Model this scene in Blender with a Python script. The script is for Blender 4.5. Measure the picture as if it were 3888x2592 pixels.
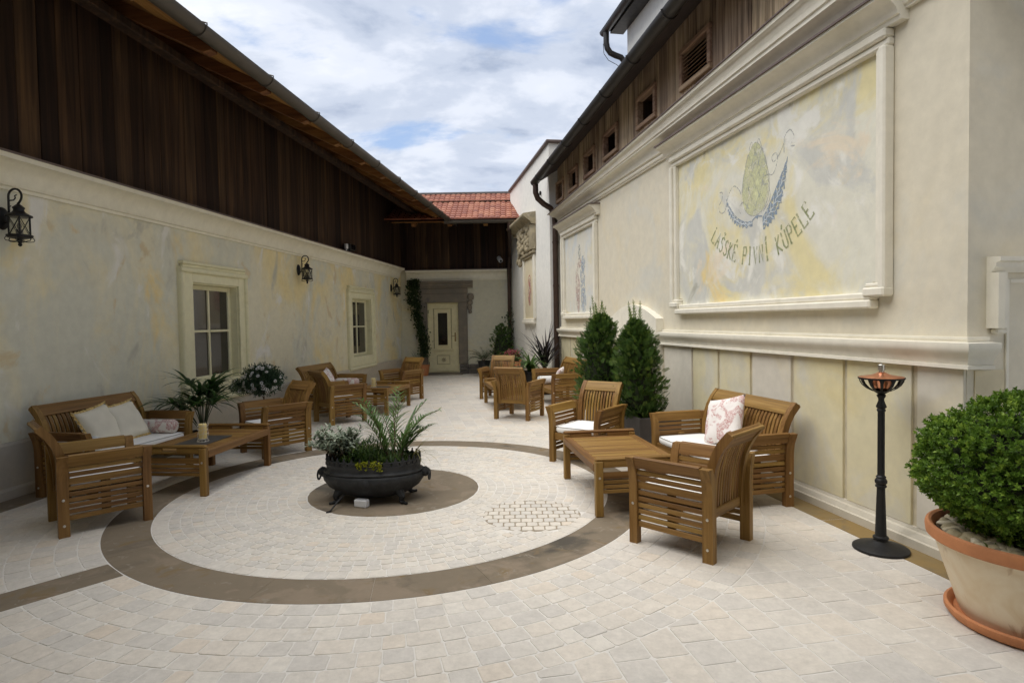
import bpy, bmesh, math, random
import numpy as np
from mathutils import Matrix, Vector
random.seed(7); RNG = np.random.default_rng(11)
for o in list(bpy.data.objects): bpy.data.objects.remove(o, do_unlink=True)
scene = bpy.context.scene
COL = scene.collection

# ------------------------------------------------------------------ camera
PITCH, ROLL, EYE = 0.034, 0.017, 1.5
cp, sp, cr, sr = math.cos(PITCH), math.sin(PITCH), math.cos(ROLL), math.sin(ROLL)
FWD = Vector((0, cp, -sp)); UP0 = Vector((0, sp, cp)); RT0 = Vector((1, 0, 0))
RT = cr * RT0 - sr * UP0; UPV = sr * RT0 + cr * UP0
cam_data = bpy.data.cameras.new("camera"); cam = bpy.data.objects.new("camera", cam_data); COL.objects.link(cam)
cam_data.sensor_width = 36; cam_data.sensor_fit = 'HORIZONTAL'; cam_data.lens = 2285 / 3888 * 36
cam_data.clip_start = 0.05; cam_data.clip_end = 500
M = Matrix.Identity(4)
for i in range(3):
    M[i][0] = RT[i]; M[i][1] = UPV[i]; M[i][2] = -FWD[i]
M[0][3], M[1][3], M[2][3] = 0, 0, EYE
cam.matrix_world = M
scene.camera = cam

# ------------------------------------------------------------------ sky, sun, exposure
SUN_DIR = Vector((-0.33, -0.10, 0.94)).normalized()      # towards the sun
world = bpy.data.worlds.new("World"); scene.world = world; world.use_nodes = True
nt = world.node_tree; nt.nodes.clear()
def N(t, kind, **kw):
    n = t.nodes.new(kind)
    for k, v in kw.items(): setattr(n, k, v)
    return n
def mathn(t, op, a, b=None, c=None, clamp=False):
    n = t.nodes.new('ShaderNodeMath'); n.operation = op; n.use_clamp = clamp
    for i, x in enumerate((a, b, c)):
        if x is None: continue
        if isinstance(x, (int, float)): n.inputs[i].default_value = x
        else: t.links.new(x, n.inputs[i])
    return n.outputs[0]
def ramp(t, fac, stops, interp='LINEAR'):
    n = t.nodes.new('ShaderNodeValToRGB'); n.color_ramp.interpolation = interp
    els = n.color_ramp.elements
    while len(els) < len(stops): els.new(0.5)
    for e, (p, c) in zip(els, stops):
        e.position = p; e.color = (*c, 1) if len(c) == 3 else c
    t.links.new(fac, n.inputs[0]); return n.outputs[0]
def mixc(t, fac, a, b, mode='MIX'):
    n = t.nodes.new('ShaderNodeMix'); n.data_type = 'RGBA'; n.blend_type = mode
    if isinstance(fac, (int, float)): n.inputs[0].default_value = fac
    else: t.links.new(fac, n.inputs[0])
    for s, x in ((6, a), (7, b)):
        if isinstance(x, tuple): n.inputs[s].default_value = (*x, 1)
        else: t.links.new(x, n.inputs[s])
    return n.outputs[2]
def noise(t, vec, scale, detail=4, rough=0.55, dist=0.0):
    n = t.nodes.new('ShaderNodeTexNoise'); n.inputs['Scale'].default_value = scale
    n.inputs['Detail'].default_value = detail; n.inputs['Roughness'].default_value = rough
    n.inputs['Distortion'].default_value = dist
    if vec is not None: t.links.new(vec, n.inputs['Vector'])
    return n.outputs['Fac']
def mapping(t, vec, scale=(1, 1, 1), loc=(0, 0, 0), rot=(0, 0, 0)):
    n = t.nodes.new('ShaderNodeMapping'); n.inputs['Scale'].default_value = scale
    n.inputs['Location'].default_value = loc; n.inputs['Rotation'].default_value = rot
    t.links.new(vec, n.inputs['Vector']); return n.outputs[0]

sky = N(nt, 'ShaderNodeTexSky', sky_type='NISHITA', sun_disc=False)
sky.sun_elevation = math.asin(SUN_DIR.z); sky.sun_rotation = math.atan2(SUN_DIR.x, SUN_DIR.y)
sky.air_density = 1.0; sky.dust_density = 1.2
tc = N(nt, 'ShaderNodeTexCoord')
sep = N(nt, 'ShaderNodeSeparateXYZ'); nt.links.new(tc.outputs['Generated'], sep.inputs[0])
zz = mathn(nt, 'ADD', mathn(nt, 'MAXIMUM', sep.outputs[2], 0.0), 0.22)
cmb = N(nt, 'ShaderNodeCombineXYZ')
nt.links.new(mathn(nt, 'DIVIDE', sep.outputs[0], zz), cmb.inputs[0])
nt.links.new(mathn(nt, 'DIVIDE', sep.outputs[1], zz), cmb.inputs[1])
cv = mapping(nt, cmb.outputs[0], (1.0, 1.3, 1), (3.9, 1.7, 0))
n1 = noise(nt, cv, 2.1, 10, 0.57, 0.25)
n2 = noise(nt, mapping(nt, cmb.outputs[0], (1, 1.35, 1), (8.3, 2.1, 4)), 2.0, 9, 0.56, 0.2)
mask = ramp(nt, n1, [(0.33, (0, 0, 0)), (0.47, (1, 1, 1))], 'EASE')
shade = ramp(nt, n2, [(0.36, (2.5, 2.95, 3.85)), (0.47, (3.8, 4.2, 5.0)), (0.57, (4.9, 5.2, 5.85)), (0.72, (5.9, 6.05, 6.4))], 'EASE')
blue = mixc(nt, 0.35, sky.outputs[0], (3.2, 4.1, 6.0))
skycol = mixc(nt, mask, blue, shade)
bg = N(nt, 'ShaderNodeBackground'); bg.inputs[1].default_value = 0.061
nt.links.new(skycol, bg.inputs[0])
wo = N(nt, 'ShaderNodeOutputWorld'); nt.links.new(bg.outputs[0], wo.inputs[0])

sun_d = bpy.data.lights.new("sun", 'SUN'); sun_d.energy = 1.5; sun_d.angle = math.radians(75); sun_d.color = (1, 0.955, 0.885)
sun = bpy.data.objects.new("sun", sun_d); COL.objects.link(sun)
sun.rotation_euler = SUN_DIR.to_track_quat('Z', 'Y').to_euler(); sun.location = (0, 0, 30)

vs = scene.view_settings
vs.view_transform = 'Standard'; vs.look = 'None'; vs.exposure = 1.5; vs.gamma = 1; vs.use_curve_mapping = False
scene.render.engine = 'CYCLES'
scene.cycles.max_bounces = 8; scene.cycles.diffuse_bounces = 5; scene.cycles.transparent_max_bounces = 12

# ------------------------------------------------------------------ mesh helpers
class MB:
    def __init__(s): s.v = []; s.f = []; s.r = []
    def add(s, vs_, fs_, Mx=None, rnd=0.5):
        o = len(s.v)
        if Mx is not None: vs_ = [tuple(Mx @ Vector(p)) for p in vs_]
        s.v += [tuple(p) for p in vs_]; s.f += [tuple(i + o for i in f) for f in fs_]; s.r += [rnd] * len(fs_)
        return s
    def box(s, x0, x1, y0, y1, z0, z1, c=0.0, Mx=None, rnd=0.5):
        if c <= 0:
            vv = [(x, y, z) for z in (z0, z1) for y in (y0, y1) for x in (x0, x1)]
            ff = [(0, 2, 3, 1), (4, 5, 7, 6), (0, 1, 5, 4), (2, 6, 7, 3), (0, 4, 6, 2), (1, 3, 7, 5)]
            return s.add(vv, ff, Mx, rnd)
        c = min(c, abs(x1 - x0) * .45, abs(y1 - y0) * .45, abs(z1 - z0) * .45)
        vv = []; idx = {}
        for a in (0, 1):
            for b in (0, 1):
                for d in (0, 1):
                    X, Y, Z = (x0, x1)[a], (y0, y1)[b], (z0, z1)[d]
                    dx, dy, dz = (c, -c)[a], (c, -c)[b], (c, -c)[d]
                    idx[a, b, d, 0] = len(vv); vv.append((X, Y + dy, Z + dz))
                    idx[a, b, d, 1] = len(vv); vv.append((X + dx, Y, Z + dz))
                    idx[a, b, d, 2] = len(vv); vv.append((X + dx, Y + dy, Z))
        ff = []
        for a in (0, 1): ff.append([idx[a, b, d, 0] for b, d in ((0, 0), (1, 0), (1, 1), (0, 1))])
        for b in (0, 1): ff.append([idx[a, b, d, 1] for a, d in ((0, 0), (1, 0), (1, 1), (0, 1))])
        for d in (0, 1): ff.append([idx[a, b, d, 2] for a, b in ((0, 0), (1, 0), (1, 1), (0, 1))])
        for b in (0, 1):
            for d in (0, 1): ff.append([idx[0, b, d, 1], idx[1, b, d, 1], idx[1, b, d, 2], idx[0, b, d, 2]])
        for a in (0, 1):
            for d in (0, 1): ff.append([idx[a, 0, d, 0], idx[a, 1, d, 0], idx[a, 1, d, 2], idx[a, 0, d, 2]])
            for b in (0, 1): ff.append([idx[a, b, 0, 0], idx[a, b, 1, 0], idx[a, b, 1, 1], idx[a, b, 0, 1]])
            for b in (0, 1):
                for d in (0, 1): ff.append([idx[a, b, d, 0], idx[a, b, d, 1], idx[a, b, d, 2]])
        return s.add(vv, ff, Mx, rnd)
    def prof(s, pts, axis, a0, a1, Mx=None, rnd=0.5, za=None):
        # closed polygon pts (p,q) extruded along axis; axis 'y': (p,q)->(x,z); 'x': ->(y,z); 'z': ->(x,y)
        n = len(pts); vv = []
        for a in (a0, a1):
            for p, q in pts:
                dz = za(a) if za else 0
                vv.append({'y': (p, a, q + dz), 'x': (a, p, q + dz), 'z': (p, q, a)}[axis])
        ff = [tuple(range(n)), tuple(range(2 * n - 1, n - 1, -1))]
        ff += [(i, i + n, (i + 1) % n + n, (i + 1) % n) for i in range(n)]
        return s.add(vv, ff, Mx, rnd)
    def tube(s, path, r, n=8, closed=False, Mx=None, rnd=0.5):
        path = [Vector(p) for p in path]; k = len(path)
        rr = r if isinstance(r, (list, tuple)) else [r] * k
        vv = []; ff = []; prev = None
        for i, p in enumerate(path):
            t = (path[(i + 1) % k] - path[i - 1]) if closed else (path[min(i + 1, k - 1)] - path[max(i - 1, 0)])
            t.normalize()
            if prev is None:
                u = t.orthogonal().normalized()
            else:
                u = (prev - t * prev.dot(t))
                u = u.normalized() if u.length > 1e-6 else t.orthogonal().normalized()
            prev = u; w = t.cross(u)
            for j in range(n):
                a = 2 * math.pi * j / n
                vv.append(p + (u * math.cos(a) + w * math.sin(a)) * rr[i])
        m = k if closed else k - 1
        for i in range(m):
            for j in range(n):
                i2 = (i + 1) % k; j2 = (j + 1) % n
                ff.append((i * n + j, i * n + j2, i2 * n + j2, i2 * n + j))
        if not closed:
            ff.append(tuple(range(n - 1, -1, -1))); ff.append(tuple((k - 1) * n + j for j in range(n)))
        return s.add(vv, ff, Mx, rnd)
    def lathe(s, pr, n=28, sx=1, sy=1, Mx=None, rnd=0.5, cap=True):
        vv = []; ff = []; k = len(pr)
        for r, z in pr:
            for j in range(n):
                a = 2 * math.pi * j / n
                vv.append((r * sx * math.cos(a), r * sy * math.sin(a), z))
        for i in range(k - 1):
            for j in range(n):
                j2 = (j + 1) % n
                ff.append((i * n + j, i * n + j2, (i + 1) * n + j2, (i + 1) * n + j))
        if cap:
            ff.append(tuple(range(n - 1, -1, -1))); ff.append(tuple((k - 1) * n + j for j in range(n)))
        return s.add(vv, ff, Mx, rnd)
    def sweep_yz(s, path, x0, x1, th, Mx=None, rnd=0.5):
        # rectangular bar following a (y,z) path, between x0 and x1, thickness th along the path normal
        vv = []; k = len(path); ff = []
        for i, (y, z) in enumerate(path):
            a = path[min(i + 1, k - 1)]; b = path[max(i - 1, 0)]
            ty, tz = a[0] - b[0], a[1] - b[1]; L = math.hypot(ty, tz); ny, nz = tz / L, -ty / L
            h = th / 2
            vv += [(x0, y - ny * h, z - nz * h), (x1, y - ny * h, z - nz * h), (x1, y + ny * h, z + nz * h), (x0, y + ny * h, z + nz * h)]
        for i in range(k - 1):
            for j in range(4):
                j2 = (j + 1) % 4
                ff.append((i * 4 + j, i * 4 + j2, i * 4 + 4 + j2, i * 4 + 4 + j))
        ff += [(3, 2, 1, 0), tuple(4 * (k - 1) + j for j in range(4))]
        return s.add(vv, ff, Mx, rnd)
    def ribbon(s, pts, w, y, taper=None, closed=False):
        # flat painted line in the local (u,z) plane; pts -> (y_depth const) ; returns quads at x = y
        k = len(pts); vv = []; ff = []
        for i, (u, z) in enumerate(pts):
            a = pts[(i + 1) % k] if closed else pts[min(i + 1, k - 1)]
            b = pts[i - 1] if closed else pts[max(i - 1, 0)]
            tu, tz = a[0] - b[0], a[1] - b[1]; L = math.hypot(tu, tz) or 1e-6
            h = (taper[i] if taper else w) / 2
            vv += [(y, u - tz / L * h, z + tu / L * h), (y, u + tz / L * h, z - tu / L * h)]
        m = k if closed else k - 1
        for i in range(m):
            j = (i + 1) % k
            ff.append((2 * i, 2 * i + 1, 2 * j + 1, 2 * j))
        return s.add(vv, ff)
    def mesh(s, name, smooth=False, recalc=True, angle=40):
        me = bpy.data.meshes.new(name); me.from_pydata(s.v, [], s.f)
        if recalc:
            bm = bmesh.new(); bm.from_mesh(me); bmesh.ops.recalc_face_normals(bm, faces=bm.faces); bm.to_mesh(me); bm.free()
        if len(set(s.r)) > 1:
            at = me.attributes.new('rnd', 'FLOAT', 'FACE'); at.data.foreach_set('value', s.r)
        if smooth:
            me.shade_smooth(); me.set_sharp_from_angle(angle=math.radians(angle))
        return me
    def build(s, name, mat, parent=None, smooth=False, recalc=True, angle=40):
        me = s.mesh(name, smooth, recalc, angle); me.materials.append(mat)
        return link(name, me, parent)

def link(name, me, parent=None, mtx=None):
    o = bpy.data.objects.new(name, me); COL.objects.link(o)
    if parent is not None: o.parent = parent
    if mtx is not None: o.matrix_local = mtx
    return o
def tag(o, label, cat, group=None):
    o['label'] = label; o['category'] = cat
    if group: o['group'] = group
    return o
def kind(o, k): o['kind'] = k; return o
def thing(name, label, cat, loc=(0, 0, 0), rz=0.0, group=None):
    o = bpy.data.objects.new(name, None); COL.objects.link(o); o.empty_display_size = 0.1
    o.location = loc; o.rotation_euler = (0, 0, rz)
    return tag(o, label, cat, group)
def copy_tree(o, parent=None):
    c = o.copy(); COL.objects.link(c)
    if parent is not None: c.parent = parent
    for ch in list(o.children): copy_tree(ch, c)
    return c
def T(x=0, y=0, z=0): return Matrix.Translation((x, y, z))
def Rz(a): return Matrix.Rotation(a, 4, 'Z')
def Rx(a): return Matrix.Rotation(a, 4, 'X')
def Ry(a): return Matrix.Rotation(a, 4, 'Y')

def leafmesh(name, V, Fc, rnd, mat, parent=None, smooth=False):
    me = bpy.data.meshes.new(name)
    V = np.asarray(V, dtype=np.float32); Fc = np.asarray(Fc, dtype=np.int32); k = Fc.shape[1]
    me.vertices.add(len(V)); me.vertices.foreach_set('co', V.ravel())
    me.loops.add(Fc.size); me.loops.foreach_set('vertex_index', Fc.ravel())
    me.polygons.add(len(Fc)); me.polygons.foreach_set('loop_start', np.arange(0, Fc.size, k, dtype=np.int32))
    me.update(calc_edges=True)
    at = me.attributes.new('rnd', 'FLOAT', 'FACE'); at.data.foreach_set('value', np.asarray(rnd, dtype=np.float32))
    if smooth: me.shade_smooth()
    me.materials.append(mat); me.validate()
    return link(name, me, parent)
def unit(a): return a / np.maximum(np.linalg.norm(a, axis=-1, keepdims=True), 1e-9)
def leaves(P, D, Nn, L, W, fold=0.25, rnd=None, tipw=0.0):
    """diamond leaves: base P, direction D, normal Nn; returns verts, tri faces, rnd"""
    P = np.asarray(P, float); D = unit(np.asarray(D, float)); Nn = np.asarray(Nn, float); n = len(P)
    S = unit(np.cross(D, Nn)); Nn = unit(np.cross(S, D))
    L = np.broadcast_to(np.asarray(L, float).reshape(-1, 1), (n, 1)); W = np.broadcast_to(np.asarray(W, float).reshape(-1, 1), (n, 1))
    tip = P + D * L; mid = P + D * L * 0.5
    l = mid + S * W * .5 + Nn * W * fold; r = mid - S * W * .5 + Nn * W * fold
    V = np.stack([P, l, tip, r], 1).reshape(-1, 3)
    b = np.arange(n)[:, None] * 4
    Fc = np.concatenate([b + [0, 2, 1], b + [0, 3, 2]], 1).reshape(-1, 3)
    rr = np.repeat(RNG.random(n) if rnd is None else np.broadcast_to(rnd, (n,)), 2)
    return V, Fc, rr
class Cloud:
    def __init__(s): s.V = []; s.F = []; s.R = []; s.n = 0
    def add(s, V, Fc, R): s.V.append(V); s.F.append(Fc + s.n); s.R.append(R); s.n += len(V)
    def strap(s, p, az, L, w, el, droop, k=6, rnd=0.5, wf=None, twist=0.0):
        """curved strap leaf from p, heading az, initial elevation el, drooping by 'droop' radians along its length"""
        p = np.array(p, float); V = []; side = np.array([-math.sin(az), math.cos(az), 0])
        for i in range(k + 1):
            t = i / k
            ww = w * (wf(t) if wf else (0.55 + 0.9 * t * (1 - t) * 2) * (1 - t ** 4) + .03)
            e = el - droop * t
            up = np.array([-math.cos(az) * math.sin(e), -math.sin(az) * math.sin(e), math.cos(e)])
            sd = side * math.cos(twist * t) + up * math.sin(twist * t)
            V += [p + sd * ww / 2 + up * ww * .12, p - sd * ww / 2 + up * ww * .12]
            p = p + np.array([math.cos(az) * math.cos(e), math.sin(az) * math.cos(e), math.sin(e)]) * L / k
        Fc = []
        for i in range(k): Fc += [(2 * i, 2 * i + 1, 2 * i + 3), (2 * i, 2 * i + 3, 2 * i + 2)]
        s.add(np.array(V), np.array(Fc), np.full(2 * k, rnd)); return p
    def build(s, name, mat, parent=None, smooth=False):
        return leafmesh(name, np.concatenate(s.V), np.concatenate(s.F), np.concatenate(s.R), mat, parent, smooth)
def rand_dirs(n):
    d = RNG.normal(size=(n, 3)); return unit(d)

# ------------------------------------------------------------------ materials
MATS = {}
def newmat(name):
    m = bpy.data.materials.new(name); m.use_nodes = True; t = m.node_tree; b = t.nodes['Principled BSDF']
    return m, t, b
def setc(t, b, col, rough=0.6, bump=None, bstr=0.2, bdist=0.01, spec=0.5, metal=0.0):
    if isinstance(col, tuple): b.inputs['Base Color'].default_value = (*col, 1)
    else: t.links.new(col, b.inputs['Base Color'])
    if isinstance(rough, (int, float)): b.inputs['Roughness'].default_value = rough
    else: t.links.new(rough, b.inputs['Roughness'])
    b.inputs['Specular IOR Level'].default_value = spec; b.inputs['Metallic'].default_value = metal
    if bump is not None:
        n = t.nodes.new('ShaderNodeBump'); n.inputs['Strength'].default_value = bstr; n.inputs['Distance'].default_value = bdist
        t.links.new(bump, n.inputs['Height']); t.links.new(n.outputs[0], b.inputs['Normal'])
def objco(t): return t.nodes.new('ShaderNodeTexCoord').outputs['Object']
def orand(t): return t.nodes.new('ShaderNodeObjectInfo').outputs['Random']
def attr(t, nm='rnd'):
    n = t.nodes.new('ShaderNodeAttribute'); n.attribute_name = nm; return n.outputs['Fac']
def geopos(t): return t.nodes.new('ShaderNodeNewGeometry').outputs['Position']

def plain(name, col, rough=0.6, nscale=8, amt=0.15, bstr=0.15, bdist=0.004, spec=0.5, metal=0.0, fine=60):
    m, t, b = newmat(name); c = objco(t)
    f = noise(t, c, nscale, 5); g = noise(t, c, fine, 3)
    dk = tuple(x * (1 - amt) for x in col); lt = tuple(min(1, x * (1 + amt)) for x in col)
    setc(t, b, mixc(t, ramp(t, f, [(.3, (0, 0, 0)), (.7, (1, 1, 1))]), dk, lt), rough, g, bstr, bdist, spec, metal)
    return m
def wood(name, axis, c1, c2, c3, rough=0.45, sc=1.0, var=0.25, bstr=0.25, streak=1.0):
    """grain along axis: dark/mid/light colours; each piece gets its own tone"""
    m, t, b = newmat(name); c = objco(t); r = orand(t)
    st = {'x': (1.2, 26, 26), 'y': (26, 1.2, 26), 'z': (26, 26, 1.2)}[axis]
    off = t.nodes.new('ShaderNodeVectorMath'); off.operation = 'ADD'
    cx = t.nodes.new('ShaderNodeCombineXYZ')
    for i, k in enumerate((13.1, 7.7, 19.3)): t.links.new(mathn(t, 'MULTIPLY', r, k), cx.inputs[i])
    t.links.new(c, off.inputs[0]); t.links.new(cx.outputs[0], off.inputs[1])
    v = mapping(t, off.outputs[0], tuple(x * sc for x in st))
    f = noise(t, v, 1.0, 6, 0.6, 0.6); g = noise(t, v, 3.2, 4, 0.7)
    col = ramp(t, f, [(.28, c1), (.5, c2), (.74, c3)])
    tone = mathn(t, 'MULTIPLY_ADD', r, 2 * var, 1 - var)
    hs = t.nodes.new('ShaderNodeHueSaturation'); t.links.new(col, hs.inputs['Color']); t.links.new(tone, hs.inputs['Value'])
    t.links.new(mathn(t, 'MULTIPLY_ADD', r, 0.02, 0.49), hs.inputs['Hue'])
    col2 = mixc(t, mathn(t, 'MULTIPLY', ramp(t, g, [(.55, (0, 0, 0)), (.75, (1, 1, 1))]), 0.35 * streak), hs.outputs[0], c1)
    setc(t, b, col2, rough, g, bstr, 0.003, 0.28)
    return m
TK = ((.115, .055, .013), (.225, .120, .032), (.32, .185, .058))
for ax in 'xyz': MATS['teak_' + ax] = wood('teak_' + ax, ax, *TK, rough=0.5, var=0.2)
DK = ((.013, .007, .005), (.040, .021, .012), (.095, .050, .023))
MATS['dark_plank'] = wood('dark_plank', 'z', *DK, rough=0.8, sc=.5, var=0.6, bstr=0.4)
RK = ((.10, .070, .048), (.40, .29, .19), (.64, .51, .36))
MATS['old_plank'] = wood('old_plank', 'z', *RK, rough=0.85, sc=.75, var=0.35, bstr=0.9, streak=1.6)
MATS['old_frame'] = wood('old_frame', 'y', (.20, .125, .080), (.38, .25, .165), (.50, .36, .25), rough=0.8, sc=.8, var=.12, bstr=.6)
MATS['rafter'] = wood('rafter', 'x', (.09, .035, .012), (.20, .09, .03), (.30, .15, .05), rough=0.7, sc=.5, var=.2)
MATS['soffit'] = wood('soffit', 'y', (.20, .085, .025), (.36, .17, .055), (.46, .25, .09), rough=0.7, sc=.4, var=.3)

def plaster(name, base, patches, pscale=0.8, bstr=0.25, seed=0.0, stretch=(1, 1, 1)):
    m, t, b = newmat(name); c = geopos(t)
    col = None; prev = base
    for i, (pc, lo, hi, sc) in enumerate(patches):
        v = mapping(t, c, stretch, (seed + 3.7 * i, 1.9 * i + seed, 5.3 * i))
        f = noise(t, v, sc, 7, 0.6, 0.8)
        prev = mixc(t, ramp(t, f, [(lo, (0, 0, 0)), (hi, (1, 1, 1))], 'EASE'), prev, pc)
    fine = noise(t, c, 90, 4, 0.7); mid = noise(t, c, 9, 5, 0.65)
    dk = t.nodes.new('ShaderNodeHueSaturation'); t.links.new(prev, dk.inputs['Color']) if not isinstance(prev, tuple) else None
    if isinstance(prev, tuple): dk.inputs['Color'].default_value = (*prev, 1)
    t.links.new(mathn(t, 'MULTIPLY_ADD', mid, 0.30, 0.85), dk.inputs['Value'])
    h = mathn(t, 'ADD', mathn(t, 'MULTIPLY', mid, 0.7), mathn(t, 'MULTIPLY', fine, 0.3))
    setc(t, b, dk.outputs[0], 0.9, h, bstr, 0.012, 0.25)
    return m
MATS['plaster_left'] = plaster('plaster_left', (.745, .705, .54), [((.80, .68, .37), .46, .62, .5), ((.66, .655, .55), .47, .60, .8), ((.82, .635, .26), .62, .74, .75), ((.54, .525, .44), .58, .70, 1.5), ((.78, .765, .70), .57, .68, 1.8), ((.66, .56, .36), .60, .70, 2.6)], stretch=(1, 1, .65))
MATS['plaster_far'] = plaster('plaster_far', (.63, .60, .46), [((.67, .57, .31), .50, .70, .7), ((.59, .58, .51), .48, .66, 1.1)], seed=4)
MATS['plaster_right'] = plaster('plaster_right', (.70, .645, .515), [((.65, .63, .55), .48, .68, .9), ((.72, .645, .48), .52, .72, 1.3)], seed=8, bstr=.15)
MATS['plaster_white'] = plaster('plaster_white', (.80, .785, .73), [((.74, .73, .69), .52, .75, 1.1)], seed=3)
MATS['trim_white'] = plaster('trim_white', (.79, .75, .64), [((.72, .68, .56), .52, .75, 1.7)], seed=6, bstr=.08)
MATS['trim_left'] = plaster('trim_left', (.80, .76, .62), [((.74, .69, .53), .52, .75, 1.2)], seed=2, bstr=.08)
MATS['mural'] = plaster('mural', (.74, .72, .61), [((.76, .68, .40), .46, .60, .95), ((.62, .615, .56), .50, .62, 1.3), ((.79, .63, .31), .61, .73, 1.2), ((.80, .785, .71), .52, .62, 1.8), ((.42, .405, .33), .63, .73, 1.6), ((.78, .69, .54), .61, .72, 1.4)], seed=13.4, bstr=.25)
MATS['mural_small'] = plaster('mural_small', (.72, .69, .59), [((.64, .66, .65), .46, .64, 1.5), ((.68, .61, .40), .54, .7, 1.2)], seed=21, bstr=.2)
MATS['ochre_field'] = plaster('ochre_field', (.68, .60, .42), [((.73, .66, .51), .5, .7, 1.8)], seed=25)
MATS['dado_yellow'] = plaster('dado_yellow', (.68, .62, .42), [((.70, .60, .32), .52, .72, 1.0), ((.63, .60, .49), .48, .66, 1.4)], seed=30, bstr=.15)
MATS['dado_grey'] = plaster('dado_grey', (.66, .62, .53), [((.68, .62, .47), .52, .72, 1.2)], seed=35, bstr=.15)
MATS['skirting'] = plaster('skirting', (.60, .56, .465), [((.48, .445, .36), .52, .72, 3.0)], seed=33, bstr=.3)
MATS['dado_groove'] = plain('dado_groove', (.55, .49, .36), .9)
MATS['plinth'] = plaster('plinth', (.54, .485, .39), [((.49, .455, .39), .48, .68, 1.3)], seed=40)
MATS['ochre_stain'] = plaster('ochre_stain', (.27, .185, .075), [((.24, .185, .10), .46, .66, 1.8), ((.17, .14, .095), .55, .72, 2.4)], seed=44, bstr=.1)
MATS['cream_paint'] = plaster('cream_paint', (.76, .725, .50), [((.69, .65, .42), .54, .75, 3.0)], seed=50, bstr=.06)
MATS['door_paint'] = plaster('door_paint', (.76, .70, .45), [((.70, .63, .38), .52, .75, 3.0)], seed=52, bstr=.06)
MATS['door_glaze'] = plain('door_glaze', (.40, .35, .20), .6)
MATS['grey_stone'] = plaster('grey_stone', (.20, .175, .14), [((.26, .22, .165), .48, .68, 1.8), ((.145, .135, .12), .55, .72, 3.0)], seed=55, bstr=.5)
MATS['rubble'] = plaster('rubble', (.16, .145, .125), [((.24, .21, .17), .48, .66, 2.5), ((.09, .085, .08), .52, .68, 4)], seed=58, bstr=.8)
MATS['carved_stone'] = plaster('carved_stone', (.37, .31, .20), [((.26, .225, .155), .46, .64, 5), ((.46, .40, .29), .54, .7, 8)], seed=60, bstr=.8)
MATS['flashing'] = plain('flashing', (.13, .095, .082), .5, spec=.4)
MATS['gutter_grey'] = plain('gutter_grey', (.085, .072, .058), .42, metal=.3, nscale=3)
MATS['gutter_dark'] = plain('gutter_dark', (.040, .037, .034), .42, metal=.3, nscale=3)
MATS['pipe_brown'] = plain('pipe_brown', (.062, .036, .025), .4, metal=.2)
MATS['roof_dark'] = plain('roof_dark', (.07, .055, .05), .8)
MATS['iron'] = plain('iron', (.012, .012, .0125), .5, bstr=.3, nscale=20, spec=.35)
MATS['cast_iron'] = plain('cast_iron', (.020, .021, .022), .58, bstr=.5, bdist=.006, nscale=14, amt=.5, spec=.35)
MATS['copper'] = plain('copper', (.78, .36, .21), .3, metal=1.0, bstr=.05)
MATS['steel'] = plain('steel', (.62, .60, .56), .32, metal=1.0, bstr=.05)
MATS['brass'] = plain('brass', (.35, .26, .12), .4, metal=.9)
MATS['white_plastic'] = plain('white_plastic', (.70, .71, .72), .35, amt=.05)
MATS['black_plastic'] = plain('black_plastic', (.012, .012, .013), .35, amt=.1)
MATS['cushion'] = plain('cushion', (.87, .86, .83), .9, nscale=4, amt=.05, bstr=.25, fine=220)
MATS['piping'] = plain('piping', (.36, .36, .35), .8)
MATS['cream_linen'] = plain('cream_linen', (.76, .72, .60), .9, nscale=5, amt=.07, bstr=.3, fine=160)
MATS['gold_fringe'] = plain('gold_fringe', (.62, .45, .18), .9, nscale=40, amt=.35, bstr=.6)
MATS['candle_wax'] = plain('candle_wax', (.80, .64, .28), .5, amt=.06)
MATS['wire'] = plain('wire', (.70, .66, .58), .4, metal=.3)
MATS['slate'] = plain('slate', (.045, .042, .04), .55, nscale=12, amt=.4)
MATS['planter_box'] = plain('planter_box', (.055, .048, .044), .55, nscale=5, amt=.35)
MATS['black_pot'] = plain('black_pot', (.014, .014, .015), .4)
MATS['soil'] = plain('soil', (.035, .025, .018), .95, nscale=25, amt=.5, bstr=.9, bdist=.02)
MATS['terracotta'] = plain('terracotta', (.50, .205, .085), .75, nscale=7, amt=.22, bstr=.2)
MATS['interior'] = plain('interior', (.10, .09, .08), .9)
MATS['void'] = plain('void', (.012, .010, .009), .95)
MATS['bark'] = plain('bark', (.12, .075, .045), .9, nscale=30, amt=.4, bstr=.8)
MATS['joint'] = plain('joint', (.30, .25, .18), .95)
MATS['grout'] = plaster('grout', (.69, .66, .61), [((.60, .565, .505), .52, .72, 1.4)], seed=70, bstr=.3)
MATS['brown_stone'] = plaster('brown_stone', (.20, .162, .115), [((.245, .195, .14), .52, .62, 3.2), ((.085, .075, .060), .53, .66, .75), ((.20, .145, .08), .56, .68, 4.5), ((.25, .215, .165), .60, .68, 9.0)], seed=75, bstr=.12)

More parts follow.
